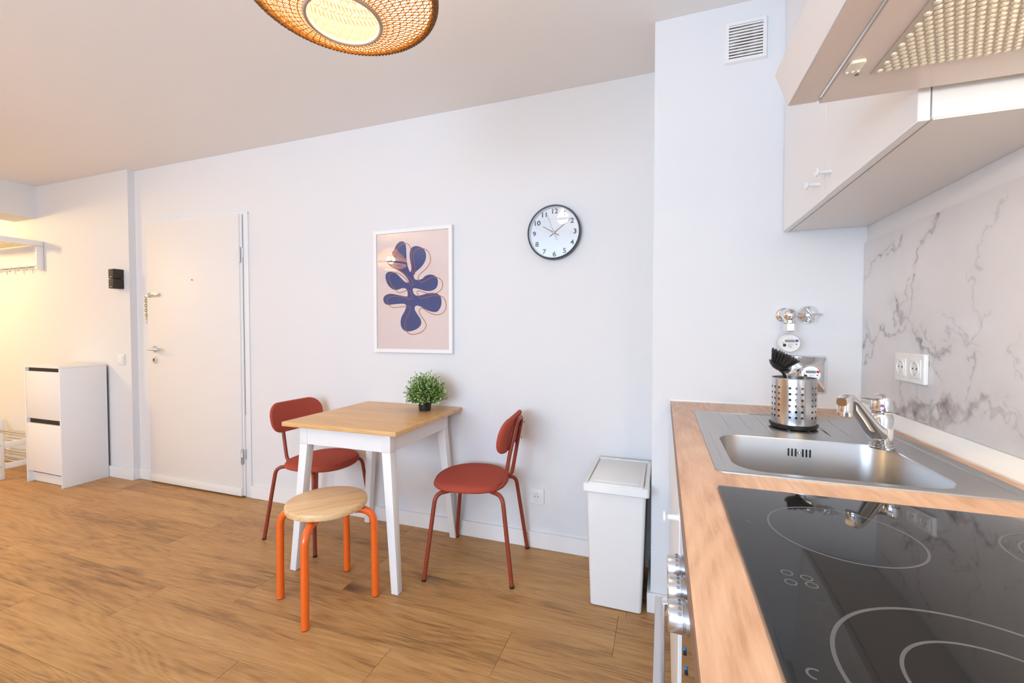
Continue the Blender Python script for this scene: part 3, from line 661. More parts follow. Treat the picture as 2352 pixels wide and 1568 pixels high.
d = obj('door', panel(XU, XU+.019, hy0, YN-.003, hz+.078, ZT2), CABW, hcab)

# ------------------------------------------------------------ air vent on the shaft
vt = thing('air_vent', (.294, YS, 2.266), 'white square louvred air vent high on the shaft wall', 'vent')
vx0, vx1, vz0, vz1 = .2165, .3715, 2.266, 2.430
mb = MB()
O = [(vx0, vz0), (vx1, vz0), (vx1, vz1), (vx0, vz1)]; I = [(vx0+.018, vz0+.018), (vx1-.018, vz0+.018), (vx1-.018, vz1-.018), (vx0+.018, vz1-.018)]
O2 = [(a+(.006 if a < .3 else -.006), b_+(.006 if b_ < 2.35 else -.006)) for a, b_ in O]
mb.loft([[(a, YS-.0002, b_) for a, b_ in O], [(a, YS-.010, b_) for a, b_ in O2], [(a, YS-.010, b_) for a, b_ in I], [(a, YS-.002, b_) for a, b_ in I]], False, False)
obj('frame', mb, PLAST, vt)
VB = bpy.data.materials.new('vent_dirt'); VB.use_nodes = True; nt = VB.node_tree; b = nt.nodes['Principled BSDF']; n = nt.nodes.new('ShaderNodeTexNoise'); n.inputs['Scale'].default_value = 18
cr_ = nt.nodes.new('ShaderNodeValToRGB'); cr_.color_ramp.elements[0].position = .42; cr_.color_ramp.elements[0].color = (.24, .14, .08, 1); cr_.color_ramp.elements[1].position = .62; cr_.color_ramp.elements[1].color = (.60, .56, .50, 1)
tc = nt.nodes.new('ShaderNodeTexCoord'); nt.links.new(tc.outputs['Object'], n.inputs['Vector']); nt.links.new(n.outputs['Fac'], cr_.inputs[0]); nt.links.new(cr_.outputs[0], b.inputs['Base Color'])
obj('duct_back', MB().box(vx0+.018, vx1-.018, YS-.0022, YS-.0005, vz0+.018, vz1-.018), VB, vt)
for i in range(11):
    z = vz0+.022+i*.0116
    obj('louvre', MB().hexa([(vx0+.0182, YS-.0098, z), (vx1-.0182, YS-.0098, z), (vx1-.0182, YS-.003, z+.0035), (vx0+.0182, YS-.003, z+.0035)], [(vx0+.0182, YS-.0096, z+.0064), (vx1-.0182, YS-.0096, z+.0064), (vx1-.0182, YS-.003, z+.0080), (vx0+.0182, YS-.003, z+.0080)]), PLAST, vt)

# ------------------------------------------------------------ water meters and stop valve on the shaft
yv = YS
sv = thing('stop_valve', (.520, yv, 1.272), 'chrome stop valve with round flange and T-handle on the shaft wall', 'valve')
obj('flange', MB().lathe([(.037, 0), (.036, -.004), (.030, -.011), (.016, -.022), (.0125, -.028), (0, -.028)], (.520, yv, 1.272), 32, 'y'), CHROME, sv)
obj('handle', MB().tube([(.556, yv-.036, 1.272), (.540, yv-.038, 1.272), (.520, yv-.040, 1.271), (.512, yv-.040, 1.284), (.504, yv-.038, 1.296)], [.0030, .0045, .008, .006, .0045], 10).tube([(.520, yv-.028, 1.272), (.520, yv-.042, 1.272)], .0095, 14).tube([(.520, yv-.040, 1.271), (.526, yv-.040, 1.256), (.522, yv-.038, 1.244)], [.008, .006, .004], 10), CHROME, sv)
wm = thing('water_meter', (.458, yv, 1.13), 'white round water meter with blue mark hanging under a chrome elbow', 'water meter')
obj('flange', MB().lathe([(.030, 0), (.029, -.004), (.024, -.008), (.020, -.010)], (.440, yv, 1.272), 28, 'y'), CHROME, wm)
obj('elbow', MB().tube([(.440, yv-.004, 1.272), (.440, yv-.05, 1.272), (.441, yv-.064, 1.271)], [.021, .022, .024], 24).sphere((.443, yv-.066, 1.270), .0265, 24, 16).tube([(.443, yv-.066, 1.262), (.443, yv-.066, 1.240)], .018, 20), CHROME, wm)
obj('union_nut', MB().lathe([(.0185, 1.240), (.0215, 1.238), (.0215, 1.212), (.0185, 1.209)], (.443, yv-.066, 0), 6), CHROME, wm)
def meter(parent, c, R_, body, mk, tilt=0):
    x, y, z = c
    obj('housing', MB().lathe([(R_*.92, .040), (R_*1.02, .034), (R_*1.05, .0), (R_*1.03, -.010), (R_*.95, -.013), (R_*.90, -.010)], (x, y, z), 36, 'y'), body, parent)
    f = obj('dial', MB().lathe([(0, -.0095), (R_*.91, -.0095), (R_*.91, -.008), (0, -.008)], (x, y, z), 36, 'y'), PAPER, parent)
    yy = y-.0098; k = R_/.036
    def pr(nm, u0, u1, v0, v1, m_): obj(nm, MB().box(x+u0*k, x+u1*k, yy-.0004, yy+.0004, z+v0*k, z+v1*k), m_, f)
    pr('display', -.018, .017, .004, .014, mat('lcd', (.27, .25, .20), .3) if 'lcd' not in bpy.data.materials else bpy.data.materials['lcd'])
    pr('colour_mark', .0185, .0285, .005, .0145, mk)
    for a_ in ((-.010, .009, .0215, .0218), (-.010, .009, .0178, .0181), (-.0102, -.0098, .0178, .0218), (.0088, .0092, .0178, .0218)): pr('printed_line', *a_, GREYINK)
    for a_ in ((-.008, .016, .0000, .0006), (-.007, .010, -.004, -.0034), (-.007, .014, -.0062, -.0055), (-.007, .004, -.0084, -.0077), (-.010, .012, -.0120, -.0113), (-.005, .006, -.0148, -.0136), (-.002, .007, -.0170, -.0160)): pr('printed_line', *a_, GREYINK)
    pr('printed_square', .0195, .0245, -.0065, -.001, GREYINK)
    obj('sensor_port', MB().lathe([(0, -.001), (.0062*k, -.001), (.0062*k, .001)], (x-.019*k, yy, z-.008*k), 16, 'y'), INK, f)
    obj('sensor_port', MB().lathe([(0, -.001), (.0018*k, -.001), (.0018*k, .001)], (x-.024*k, yy, z+.001*k), 10, 'y'), INK, f)
meter(wm, (.447, yv-.052, 1.165), .0335, PLAST, mat('blue_mark', (.02, .08, .42), .4))
hm = thing('heat_meter', (.515, yv, .97), 'chrome water meter with red mark on a square chrome plate', 'water meter')
A = .468; px0, px1, pz0, pz1 = .440, .586, .970, 1.118; mxc, mzc = .520, 1.050
def sq(x0, x1, z0_, z1_, r_, y): return [(a, y, b_) for a, b_ in rrect(x0, x1, z0_, z1_, r_, 5)]
obj('plate', MB().loft([sq(px0, px1, pz0, pz1, .012, yv-.0005), sq(px0+.002, px1-.002, pz0+.002, pz1-.002, .011, yv-.004), sq(mxc-.034, mxc+.034, mzc-.034, mzc+.034, .02, yv-.034), sq(mxc-.026, mxc+.026, mzc-.026, mzc+.026, .02, yv-.036)], False, True), CHROME, hm)
meter(hm, (.513, yv-.062, 1.052), .0330, CHROME, mat('red_mark', (.62, .015, .01), .4))
obj('side_cap', MB().lathe([(.021, .02), (.021, -.014), (.018, -.018), (.010, -.0195), (0, -.020)], (.452, yv-.050, 1.070), 24, 'y'), CHROME, hm)

# ------------------------------------------------------------ waste bin
bn = thing('waste_bin', (-.188, 2.04, 0), 'tall white waste bin with a push lid between red chair and shaft', 'waste bin')
def q4(x0, x1, y0, y1, r_, z): return [(x, y, z) for x, y in rrect(x0, x1, y0, y1, r_, 5)]
obj('body', MB().loft([q4(-.294, -.082, 1.882, 2.20, .010, .002), q4(-.297, -.079, 1.877, 2.205, .014, .006), q4(-.312, -.064, 1.853, 2.235, .016, .515), q4(-.312, -.064, 1.853, 2.235, .016, .524)]), BINM, bn)
fr = obj('lid_frame', MB().loft([q4(-.323, -.050, 1.832, 2.250, .010, .521), q4(-.324, -.049, 1.829, 2.253, .012, .524), q4(-.322, -.050, 1.832, 2.251, .012, .553), q4(-.320, -.053, 1.835, 2.248, .010, .556), q4(-.306, -.067, 1.862, 2.232, .006, .556), q4(-.305, -.068, 1.863, 2.231, .006, .545)], True, True), BINM, bn)
fp_ = obj('flap', MB().hexa([(-.299, 1.838, .546), (-.074, 1.838, .546), (-.074, 2.224, .546), (-.299, 2.224, .546)], [(-.299, 1.838, .5605), (-.074, 1.838, .5605), (-.074, 2.224, .5535), (-.299, 2.224, .5535)], .0015), BINM, bn)
obj('flap_panel', MB().hexa([(-.280, 1.872, .557), (-.094, 1.872, .557), (-.094, 2.190, .552), (-.280, 2.190, .552)], [(-.280, 1.872, .5613), (-.094, 1.872, .5613), (-.094, 2.190, .5556), (-.280, 2.190, .5556)], .0004), BINM, bn)

# ------------------------------------------------------------ dining table
tb = thing('dining_table', (-1.452, 1.948, 0), 'square dining table with oak top and white splayed legs', 'table')
obj('tabletop', MB().prism(rrect(-1.786, -1.120, 1.6165, 2.2835, .004, 3), lambda u, v, t: (u, v, t), .738, .760, .003), TABLEM, tb)
ax0, ax1, ay0, ay1 = -1.722, -1.186, 1.668, 2.232
obj('apron', MB().box(ax0+.045, ax1-.045, ay0+.0025, ay0+.022, .645, .738).box(ax0+.045, ax1-.045, ay1-.022, ay1-.0025, .645, .738).box(ax0+.0025, ax0+.022, ay0+.045, ay1-.045, .645, .738).box(ax1-.022, ax1-.0025, ay0+.045, ay1-.045, .645, .738), WHITE, tb)
tw, bw = .060, .036
for sx, sy in ((-1, -1), (1, -1), (1, 1), (-1, 1)):
    X = ax0 if sx < 0 else ax1; Y = ay0 if sy < 0 else ay1
    def cs4(ox, oy, w, z):
        x0, x1 = sorted((X+ox, X+ox-sx*w)); y0, y1 = sorted((Y+oy, Y+oy-sy*w)); return [(x0, y0, z), (x1, y0, z), (x1, y1, z), (x0, y1, z)]
    lg = obj('leg', MB().hexa(cs4(sx*.052, sy*.022, bw, 0.002), cs4(0, 0, .047, .6445), .0015), WHITE, tb)
    obj('corner_block', MB().hexa(cs4(0, 0, .047, .6452), cs4(0, 0, .045, .7385), .001), WHITE, lg)
    obj('foot_pad', MB().hexa(cs4(sx*.049, sy*.019, bw-.006, 0), cs4(sx*.049, sy*.019, bw-.006, .002)), GREYINK, lg)

# ------------------------------------------------------------ chairs
def make_chair(label, loc, rz):
    t = thing('dining_chair', (0, 0, 0), label, 'chair', None, 0)
    # seat: padded oval disc
    lo = []
    for k, (sc, z) in enumerate(((.90, .4265), (.97, .4285), (1.0, .436), (.995, .446), (.95, .4545), (.80, .4595), (.45, .4600), (.1, .4590))):
        lp = []
        for i in range(48):
            a = 2*PI*i/48; ca, sa = math.cos(a), math.sin(a); e_ = 2/2.25
            lp.append((.045+.190*sc*math.copysign(abs(ca)**e_, ca), .205*sc*math.copysign(abs(sa)**e_, sa), z - (.010*(ca*sc)**2 if z < .45 else 0) + .004*(abs(sa)*sc)**2))
        lo.append(lp)
    obj('seat', MB().loft(lo), RED, t)
    r = .0105
    for sy in (-1, 1):
        for nm, foot, top, mid in (('leg', (.214, .229*sy), (.168, .190*sy), (.075, .105*sy)), ('leg', (-.214, .190*sy), (-.158, .150*sy), (-.050, .080*sy))):
            lg = obj('leg', MB().tube(fillet([(foot[0], foot[1], .004), (top[0], top[1], .4175), (mid[0], mid[1], .4175)], .050, 8), r, 14), REDM, t)
            dx, dy = (top[0]-foot[0])/.4135, (top[1]-foot[1])/.4135
            obj('foot_cap', MB().tube([(foot[0]-dx*.006, foot[1]-dy*.006, 0), (foot[0]+dx*.006, foot[1]+dy*.006, .010)], .0112, 14), BLACK, lg)
    # bent loop that carries the backrest
    w = .083
    path = [(.02, -w, .4290), (-.148, -w, .4290), (-.178, -w*.98, .60), (-.212, -w*.72, .768), (-.212, w*.72, .768), (-.178, w*.98, .60), (-.148, w, .4290), (.02, w, .4290)]
    fr_ = obj('back_frame', MB().tube(fillet(path, [.055, .10, .05, .05, .10, .055], 7), r*.95, 14), REDM, t)
    obj('seat_brace', MB().tube([(.075, -.105, .4175), (-.05, .08, .4175)], .009, 10).tube([(.075, .105, .4175), (-.05, -.08, .4175)], .009, 10), REDM, fr_)
    # backrest: curved padded pill, leaning back
    nu, nv = 40, 7; pill = rrect(-.190, .190, -.088, .088, .080, 9)
    lo = []
    for sc, d in ((.86, -.006), (.96, -.0045), (1.0, .003), (1.0, .011), (.975, .017), (.90, .0205), (.6, .0215), (.2, .0215)):
        lp = []
        for u, v in pill:
            uu, vv = u*sc if sc > .9 else u-(1-sc)*.35*np.sign(u)*min(.19, abs(u)*1.0) , v*sc
            uu = u*sc
            curve = .95*(uu**2)
            x = -.196 + d + curve + -.20*(vv) ; z = .700 + vv*.985
            lp.append((x+.006, uu, z))
        lo.append(lp)
    obj('backrest', MB().loft(lo), RED, t)
    for y_, z_ in ((-.058, .735), (.058, .735), (-.074, .650), (.074, .650)):
        xb = -.178-.2*(z_-.60)-.012
        obj('bolt', MB().lathe([(.0045, 0), (.0045, -.003), (0, -.004)], (xb-.004, y_, z_), 10, 'x'), BLACK, fr_)
    t.location = loc; t.rotation_euler = (0, 0, rz); return t
make_chair('brick-red padded chair at the left end of the dining table, facing the camera side', (-1.957, 2.025, 0), math.radians(-2)).__setitem__('group', 'brick-red dining chairs')
c2_ = make_chair('brick-red padded chair on the right of the table, nearest the white bin', (-.897, 2.040, 0), math.radians(186.5)); c2_['group'] = 'brick-red dining chairs'
for o in bpy.data.objects:
    if o.name == 'dining_chair': o['label'] = 'brick-red padded chair tucked in on the left side of the dining table'

# ------------------------------------------------------------ stool
st = thing('stool', (-1.430, 1.535, 0), 'round pine-topped stool with bright orange tubular legs', 'stool', rz=math.radians(49))
sx_, sy_ = -1.430, 1.535
top = MB().lathe([(0, .419), (.166, .419), (.171, .421), (.173, .425), (.173, .443), (.171, .447), (.166, .449), (0, .449)], (sx_, sy_, 0), 56)
rz = math.radians(17); top.xf(Matrix.Identity(4))
obj('seat', top, STOOLM, st)
for fx, fy in ((-1.628, 1.457), (-1.360, 1.332), (-1.234, 1.616), (-1.500, 1.742)):
    d = Vector((sx_-fx, sy_-fy, 0)).normalized()
    f0 = Vector((fx, fy, .003))
    lg = obj('leg', MB().tube(fillet([f0, (fx+d.x*.004, fy+d.y*.004, .4015), (fx+d.x*.150, fy+d.y*.150, .4015)], .078, 9), .0160, 18), ORANGE, st)
    obj('foot_pad', MB().lathe([(0, 0), (.0150, 0), (.0150, .003), (0, .003)], (fx, fy, 0), 18), BLACK, lg)

# ------------------------------------------------------------ potted plant
pcx, pcy, pz = -1.274, 2.122, .7605
pl_ = thing('potted_plant', (pcx, pcy, pz), 'small bushy green plant in a black pot on the dining table', 'plant')
obj('pot', MB().lathe([(0, 0), (.031, 0), (.033, .002), (.0395, .060), (.0415, .061), (.0425, .072), (.040, .073), (.038, .060), (0, .056)], (pcx, pcy, pz), 32), POT, pl_)
LG = [mat('leaf_green', (.11, .26, .035), .5), mat('leaf_light', (.42, .55, .15), .5), mat('leaf_cream', (.85, .85, .60), .5), mat('leaf_dark', (.035, .12, .018), .5)]
mb = MB(); bm = mb.bm; C0 = Vector((pcx+.006, pcy, pz+.098)); stems = MB()
def leaf(p, d, L_, w, mi):
    s_ = d.cross(Vector((random.uniform(-1, 1), random.uniform(-1, 1), random.uniform(-1, 1)))).normalized(); up = s_.cross(d)
    v = [bm.verts.new(p), bm.verts.new(p+d*L_*.5+s_*w+up*.0012), bm.verts.new(p+d*L_), bm.verts.new(p+d*L_*.5-s_*w+up*.0012)]
    f = bm.faces.new(v); f.material_index = mi
for k in range(330):
    z_ = 1-1.52*(k+.5)/330; a = k*2.39996+random.uniform(-.3, .3); rr_ = math.sqrt(max(0, 1-z_*z_)); dr_ = Vector((rr_*math.cos(a), rr_*math.sin(a), z_)).normalized()
    R_ = random.uniform(.72, 1.06)
    tip = C0+Vector((dr_.x*.118, dr_.y*.108, dr_.z*(.122 if dr_.z > 0 else .095)))*R_
    stt = C0+Vector((dr_.x*.01, dr_.y*.01, -.040))
    pm = stt*.5+tip*.5+Vector((0, 0, -.008))
    if k % 3 == 0: stems.tube([stt, pm, tip], .0008, 4)
    for j in range(15):
        t = .45+.55*j/14; base = stt*(1-t)**2+pm*2*t*(1-t)+tip*t*t
        dd = (dr_*.8+Vector((random.uniform(-1, 1), random.uniform(-1, 1), random.uniform(-.6, 1)))*.8).normalized()
        mi = random.choices((0, 1, 2, 3), ((.34, .40, .24, .02) if t > .86 else (.50, .20, .03, .27)))[0]
        leaf(base, dd, random.uniform(.009, .0145), random.uniform(.0026, .0042), mi)
obj('foliage', mb, LG, pl_, kind='stuff', smooth=180)
obj('stems', stems, LG[3], pl_, kind='stuff')

# ------------------------------------------------------------ framed poster
ps = thing('framed_poster', (-1.448, YW, 1.077), 'white framed poster of a blue leaf shape on pink paper', 'poster')
fx0, fx1, fz0, fz1 = -1.724, -1.173, 1.077, 1.834; fw = .022
mb = MB()
def fl_(d, y): return [(fx0+d, y, fz0+d), (fx1-d, y, fz0+d), (fx1-d, y, fz1-d), (fx0+d, y, fz1-d)]
mb.loft([fl_(0, YW-.001), fl_(0, YW-.022), fl_(.001, YW-.023), fl_(fw-.001, YW-.023), fl_(fw, YW-.022), fl_(fw, YW-.012)], False, False)
obj('frame', mb, WHITE, ps)
PK = mat('poster_pink', (.90, .69, .61), .7, bump=(300, .1))
obj('print', MB().box(fx0+fw, fx1-fw, YW-.014, YW-.010, fz0+fw, fz1-fw), PK, ps)
ART = [(-1.6286, 1.6578), (-1.6248, 1.6335), (-1.6046, 1.6119), (-1.5684, 1.593), (-1.5364, 1.5779), (-1.5048, 1.5561), (-1.4773, 1.5245), (-1.472, 1.5074), (-1.4972, 1.5104), (-1.5288, 1.5367), (-1.5526, 1.5582), (-1.5887, 1.5769), (-1.6253, 1.5751), (-1.6402, 1.5551), (-1.6355, 1.5239), (-1.6178, 1.4922), (-1.5855, 1.4684), (-1.5533, 1.4647), (-1.5213, 1.4732), (-1.4975, 1.471), (-1.4833, 1.457), (-1.4803, 1.4366), (-1.4836, 1.4218), (-1.5137, 1.4253), (-1.5536, 1.4332), (-1.602, 1.4415), (-1.6388, 1.4342), (-1.6571, 1.4139), (-1.6499, 1.3861), (-1.6229, 1.373), (-1.5701, 1.3761), (-1.514, 1.3777), (-1.4942, 1.3705), (-1.4928, 1.3555), (-1.5025, 1.3318), (-1.5242, 1.298), (-1.5325, 1.2605), (-1.5216, 1.2263), (-1.4915, 1.2078), (-1.452, 1.2105), (-1.4129, 1.2247), (-1.388, 1.2495), (-1.3894, 1.2798), (-1.4085, 1.3069), (-1.4278, 1.3341), (-1.4308, 1.3544), (-1.4159, 1.3642), (-1.3889, 1.357), (-1.3507, 1.3382), (-1.3128, 1.3257), (-1.2751, 1.3264), (-1.2511, 1.3577), (-1.2473, 1.3872), (-1.2523, 1.4137), (-1.2709, 1.4307), (-1.3046, 1.4382), (-1.3425, 1.436), (-1.3885, 1.426), (-1.4155, 1.4247), (-1.4349, 1.4353), (-1.4426, 1.4524), (-1.444, 1.4659), (-1.4269, 1.4701), (-1.3883, 1.4608), (-1.35, 1.4509), (-1.3121, 1.4517), (-1.2819, 1.4673), (-1.2706, 1.4966), (-1.2756, 1.5231), (-1.2965, 1.5424), (-1.3267, 1.5484), (-1.3571, 1.541), (-1.3802, 1.524), (-1.4188, 1.5202), (-1.4342, 1.5329), (-1.4365, 1.5498), (-1.4223, 1.5693), (-1.3952, 1.5881), (-1.3681, 1.6134), (-1.3511, 1.6491), (-1.3547, 1.6858), (-1.3752, 1.7103), (-1.4174, 1.725), (-1.4525, 1.7152), (-1.4645, 1.679), (-1.4608, 1.6384), (-1.4533, 1.5976), (-1.459, 1.5696), (-1.4691, 1.5815), (-1.4807, 1.6125), (-1.4867, 1.6533), (-1.4879, 1.6939), (-1.4916, 1.7346), (-1.5072, 1.7573), (-1.535, 1.7578), (-1.5592, 1.7391), (-1.5795, 1.7063), (-1.608, 1.6841)]
OUT = [(-1.5987, 1.6322), (-1.5937, 1.6593), (-1.5659, 1.6952), (-1.5352, 1.7307), (-1.4994, 1.7466), (-1.468, 1.733), (-1.4527, 1.6917), (-1.4531, 1.6245), (-1.4456, 1.5771), (-1.4341, 1.553), (-1.4278, 1.5695), (-1.4321, 1.6167), (-1.4373, 1.664), (-1.4254, 1.6968), (-1.3944, 1.7095), (-1.3638, 1.7049), (-1.3335, 1.6845), (-1.3186, 1.6439), (-1.3278, 1.6114), (-1.3569, 1.5796), (-1.3954, 1.5514), (-1.4071, 1.5284), (-1.3957, 1.5092), (-1.3726, 1.5057), (-1.342, 1.5191), (-1.3116, 1.5325), (-1.2741, 1.5283), (-1.2445, 1.5087), (-1.2387, 1.479), (-1.2521, 1.4532), (-1.2821, 1.4363), (-1.3197, 1.4321), (-1.3653, 1.4434), (-1.4037, 1.4532), (-1.4131, 1.4448), (-1.4001, 1.4176), (-1.3886, 1.4092), (-1.3502, 1.4116), (-1.3047, 1.4204), (-1.2523, 1.4183), (-1.2265, 1.3999), (-1.2156, 1.3636), (-1.2268, 1.3277), (-1.2603, 1.3084), (-1.2978, 1.3089), (-1.3355, 1.3227), (-1.3736, 1.3466), (-1.3928, 1.3436), (-1.3999, 1.3269), (-1.3854, 1.2999), (-1.3587, 1.2661), (-1.3528, 1.2393), (-1.3705, 1.2126), (-1.4054, 1.1957), (-1.4522, 1.1888), (-1.4836, 1.2024), (-1.5008, 1.233), (-1.5006, 1.2671), (-1.4829, 1.301), (-1.463, 1.3346), (-1.4605, 1.3549), (-1.4785, 1.3607), (-1.5221, 1.3594), (-1.5865, 1.3558), (-1.6148, 1.3715), (-1.6285, 1.396), (-1.6185, 1.4164), (-1.5778, 1.4257), (-1.5217, 1.4208), (-1.4821, 1.4096), (-1.457, 1.4056), (-1.4506, 1.429), (-1.4661, 1.4531), (-1.4897, 1.4572), (-1.5215, 1.448), (-1.5454, 1.4467), (-1.5734, 1.4701), (-1.5998, 1.5019), (-1.6134, 1.5368), (-1.605, 1.5639), (-1.5726, 1.5707), (-1.5365, 1.5609), (-1.501, 1.5356), (-1.4696, 1.5039), (-1.4501, 1.4884), (-1.4384, 1.496), (-1.4538, 1.5202), (-1.4968, 1.5591), (-1.5444, 1.5851), (-1.5844, 1.6109)]
obj('leaf_shape', MB().prism(catmull(ART, 4), lambda u, v, t: (u, t, v), YW-.0144, YW-.0138), mat('poster_blue', (.050, .070, .22), .7), ps, smooth=60)
cp_ = catmull(OUT, 4); mb = MB(); n_ = len(cp_); A_ = []; B_ = []
for i in range(n_):
    t = np.array(cp_[(i+1) % n_])-np.array(cp_[i-1]); t = t/np.hypot(*t); nn_ = np.array((-t[1], t[0]))*.0019
    A_.append(tuple(np.array(cp_[i])+nn_)); B_.append(tuple(np.array(cp_[i])-nn_))
mb.loft([[(u, YW-.0142, v) for u, v in A_], [(u, YW-.0149, v) for u, v in A_], [(u, YW-.0149, v) for u, v in B_], [(u, YW-.0142, v) for u, v in B_]], False, False)
obj('outline', mb, mat('poster_rust', (.48, .12, .04), .7), ps)
obj('pane', MB().box(fx0+fw-.001, fx1-fw+.001, YW-.0175, YW-.0165, fz0+fw-.001, fz1-fw+.001), GLASS, ps)

# ------------------------------------------------------------ wall clock
kx, kz, kr_ = -.560, 1.740, .146; ky = YW
ck = thing('wall_clock', (kx, ky, kz-kr_), 'round wall clock with grey rim and white dial showing ten past ten', 'clock')
obj('rim', MB().lathe([(kr_-.012, 0), (kr_-.003, -.001), (kr_, -.008), (kr_, -.030), (kr_-.001, -.0355), (kr_-.004, -.037), (kr_-.0085, -.0355), (kr_-.009, -.028), (kr_-.0095, -.012)], (kx, ky, kz), 72, 'y', cap=False), GREYFRM, ck)
dl = obj('dial', MB().lathe([(0, -.012), (kr_-.0085, -.012), (kr_-.0085, -.010), (0, -.010)], (kx, ky, kz), 72, 'y'), PAPER, ck)
obj('bezel', MB().lathe([(kr_-.0088, -.012), (kr_-.0092, -.032), (kr_-.0140, -.0125)], (kx, ky, kz), 72, 'y', cap=False), mat('bezel_white', (.80, .82, .85), .35), ck)
for h in range(1, 13):
    a = h*PI/6; rr_ = .1125
    text_mesh(str(h), .0360, lambda x, y, z, a=a, rr_=rr_: (kx+rr_*math.sin(a)+x*1.12, ky-.0125-z, kz+rr_*math.cos(a)*1.02+y), INK, dl, 'numeral', bold=.0005)
def hand(nm, ang, L_, tail, w, y, m_):
    a = math.radians(ang); u = Vector((math.sin(a), 0, math.cos(a))); s_ = Vector((math.cos(a), 0, -math.sin(a))); c = Vector((kx, y, kz))
    pts = [c-u*tail-s_*w*.7, c-u*tail+s_*w*.7, c+u*L_+s_*w*.5, c+u*L_-s_*w*.5]
    obj(nm, MB().hexa([p+Vector((0, .0008, 0)) for p in pts], pts), m_, ck)
hand('hour_hand', 300.5, .073, .030, .0023, ky-.0165, INK)
hand('minute_hand', 52, .108, .032, .0020, ky-.0185, INK)
hand('second_hand', 338, .106, .046, .0009, ky-.0205, INK)
obj('hub', MB().lathe([(0, -.023), (.0035, -.023), (.0045, -.021), (.0045, -.012)], (kx, ky, kz), 16, 'y'), mat('brass_hub', (.75, .45, .12), .3, .8), ck)
obj('glass', MB().lathe([(0, -.0335), (kr_-.009, -.0330), (kr_-.009, -.0320), (0, -.0325)], (kx, ky, kz), 64, 'y'), GLASS, ck)

# ------------------------------------------------------------ hallway pieces
cb = thing('shoe_cabinet', (-4.576, 2.09, 0), 'white two-compartment shoe cabinet standing against the hallway wall', 'cabinet')
x0, x1, y0, y1 = -4.816, -4.334, 1.926, 2.218
obj('side_panel', MB().box(x1-.016, x1, y0, y1, 0, .921, .001), WHITE, cb)
obj('side_panel', MB().box(x0, x0+.016, y0, y1, 0, .921, .001), WHITE, cb)
obj('top_panel', MB().box(x0, x1, y0-.001, y1, .921, .936, .001), WHITE, cb)
obj('back_panel', MB().box(x0+.016, x1-.016, y1-.012, y1-.004, .06, .921), DARK, cb)
obj('plinth', MB().box(x0+.016, x1-.016, y0+.030, y0+.045, .004, .085, .001), WHITE, cb)
obj('shelf', MB().box(x0+.016, x1-.016, y0+.03, y1-.012, .075, .088), WHITE, cb)
for za, zb3 in ((.095, .480), (.518, .892)):
    obj('flap_door', MB().box(x0+.018, x1-.018, y0+.002, y0+.018, za, zb3, .0015), WHITE, cb)
    obj('finger_gap', MB().box(x0+.018, x1-.018, y0+.022, y0+.026, zb3-.05, zb3+.036), DARK, cb)

rk = thing('shoe_rack', (-5.44, 2.03, 0), 'white slatted shoe rack with steel tubes left of the shoe cabinet', 'shoe rack')
for xx in (-5.060, -5.845):
    sf = obj('post', MB().box(xx-.02, xx, 1.857, 1.897, 0, .375, .002), WHITE, rk)
    sf2 = obj('post', MB().box(xx-.02, xx, 2.160, 2.200, 0, .375, .002), WHITE, rk)
    for zz in (.255, .082):
        obj('rail', MB().box(xx-.017, xx-.003, 1.897, 2.160, zz, zz+.045, .002), WHITE, rk)
        for ps_ in (1.877, 2.180):
            obj('screw', MB().lathe([(0, .0012), (.0055, .0012), (.0055, -.001), (0, -.001)], (xx, ps_, zz+.022), 12, 'x'), STEELK, sf if ps_ < 2 else sf2)
for zz in (.288, .115):
    for yy in (1.925, 1.985, 2.045, 2.105, 2.150):
        obj('tube', MB().tube([(-5.846, yy, zz), (-5.075, yy, zz)], .0065, 10), STEELK, rk)

hr = thing('coat_rack', (-5.6, 2.1, 1.753), 'white wall coat rack with hat shelf and metal hooks in the hallway', 'coat rack')
for xx in (-5.220, -5.990):
    pt = obj('bracket', MB().box(xx-.028, xx, YL-.050, YL-.002, 1.753, 1.958, .0015).box(xx-.028, xx, YL-.325, YL-.002, 1.960, 2.005, .0015), WHITE, hr)
    for zz in (1.91, 1.785): obj('screw', MB().lathe([(0, -.001), (.004, -.001), (.004, .001)], (xx-.014, YL-.050, zz), 10, 'y'), BLACK, pt)
obj('hook_board', MB().box(-5.962, -5.248, YL-.030, YL-.008, 1.790, 1.832, .0015), WHITE, hr)
for yy in np.linspace(YL-.300, YL-.045, 7):
    obj('shelf_tube', MB().tube([(-5.965, yy, 1.982), (-5.245, yy, 1.982)], .0075, 8), mat('rack_tube', (.55, .50, .42), .35, .8) if 'rack_tube' not in bpy.data.materials else bpy.data.materials['rack_tube'], hr)
for i in range(6):
    xx = -5.285-i*.137
    hk = obj('hook', MB().box(xx-.010, xx+.010, YL-.034, YL-.030, 1.752, 1.800, .001).tube(fillet([(xx, YL-.032, 1.757), (xx, YL-.085, 1.750), (xx, YL-.092, 1.772)], .012), .0030, 8), STEELK, hr)

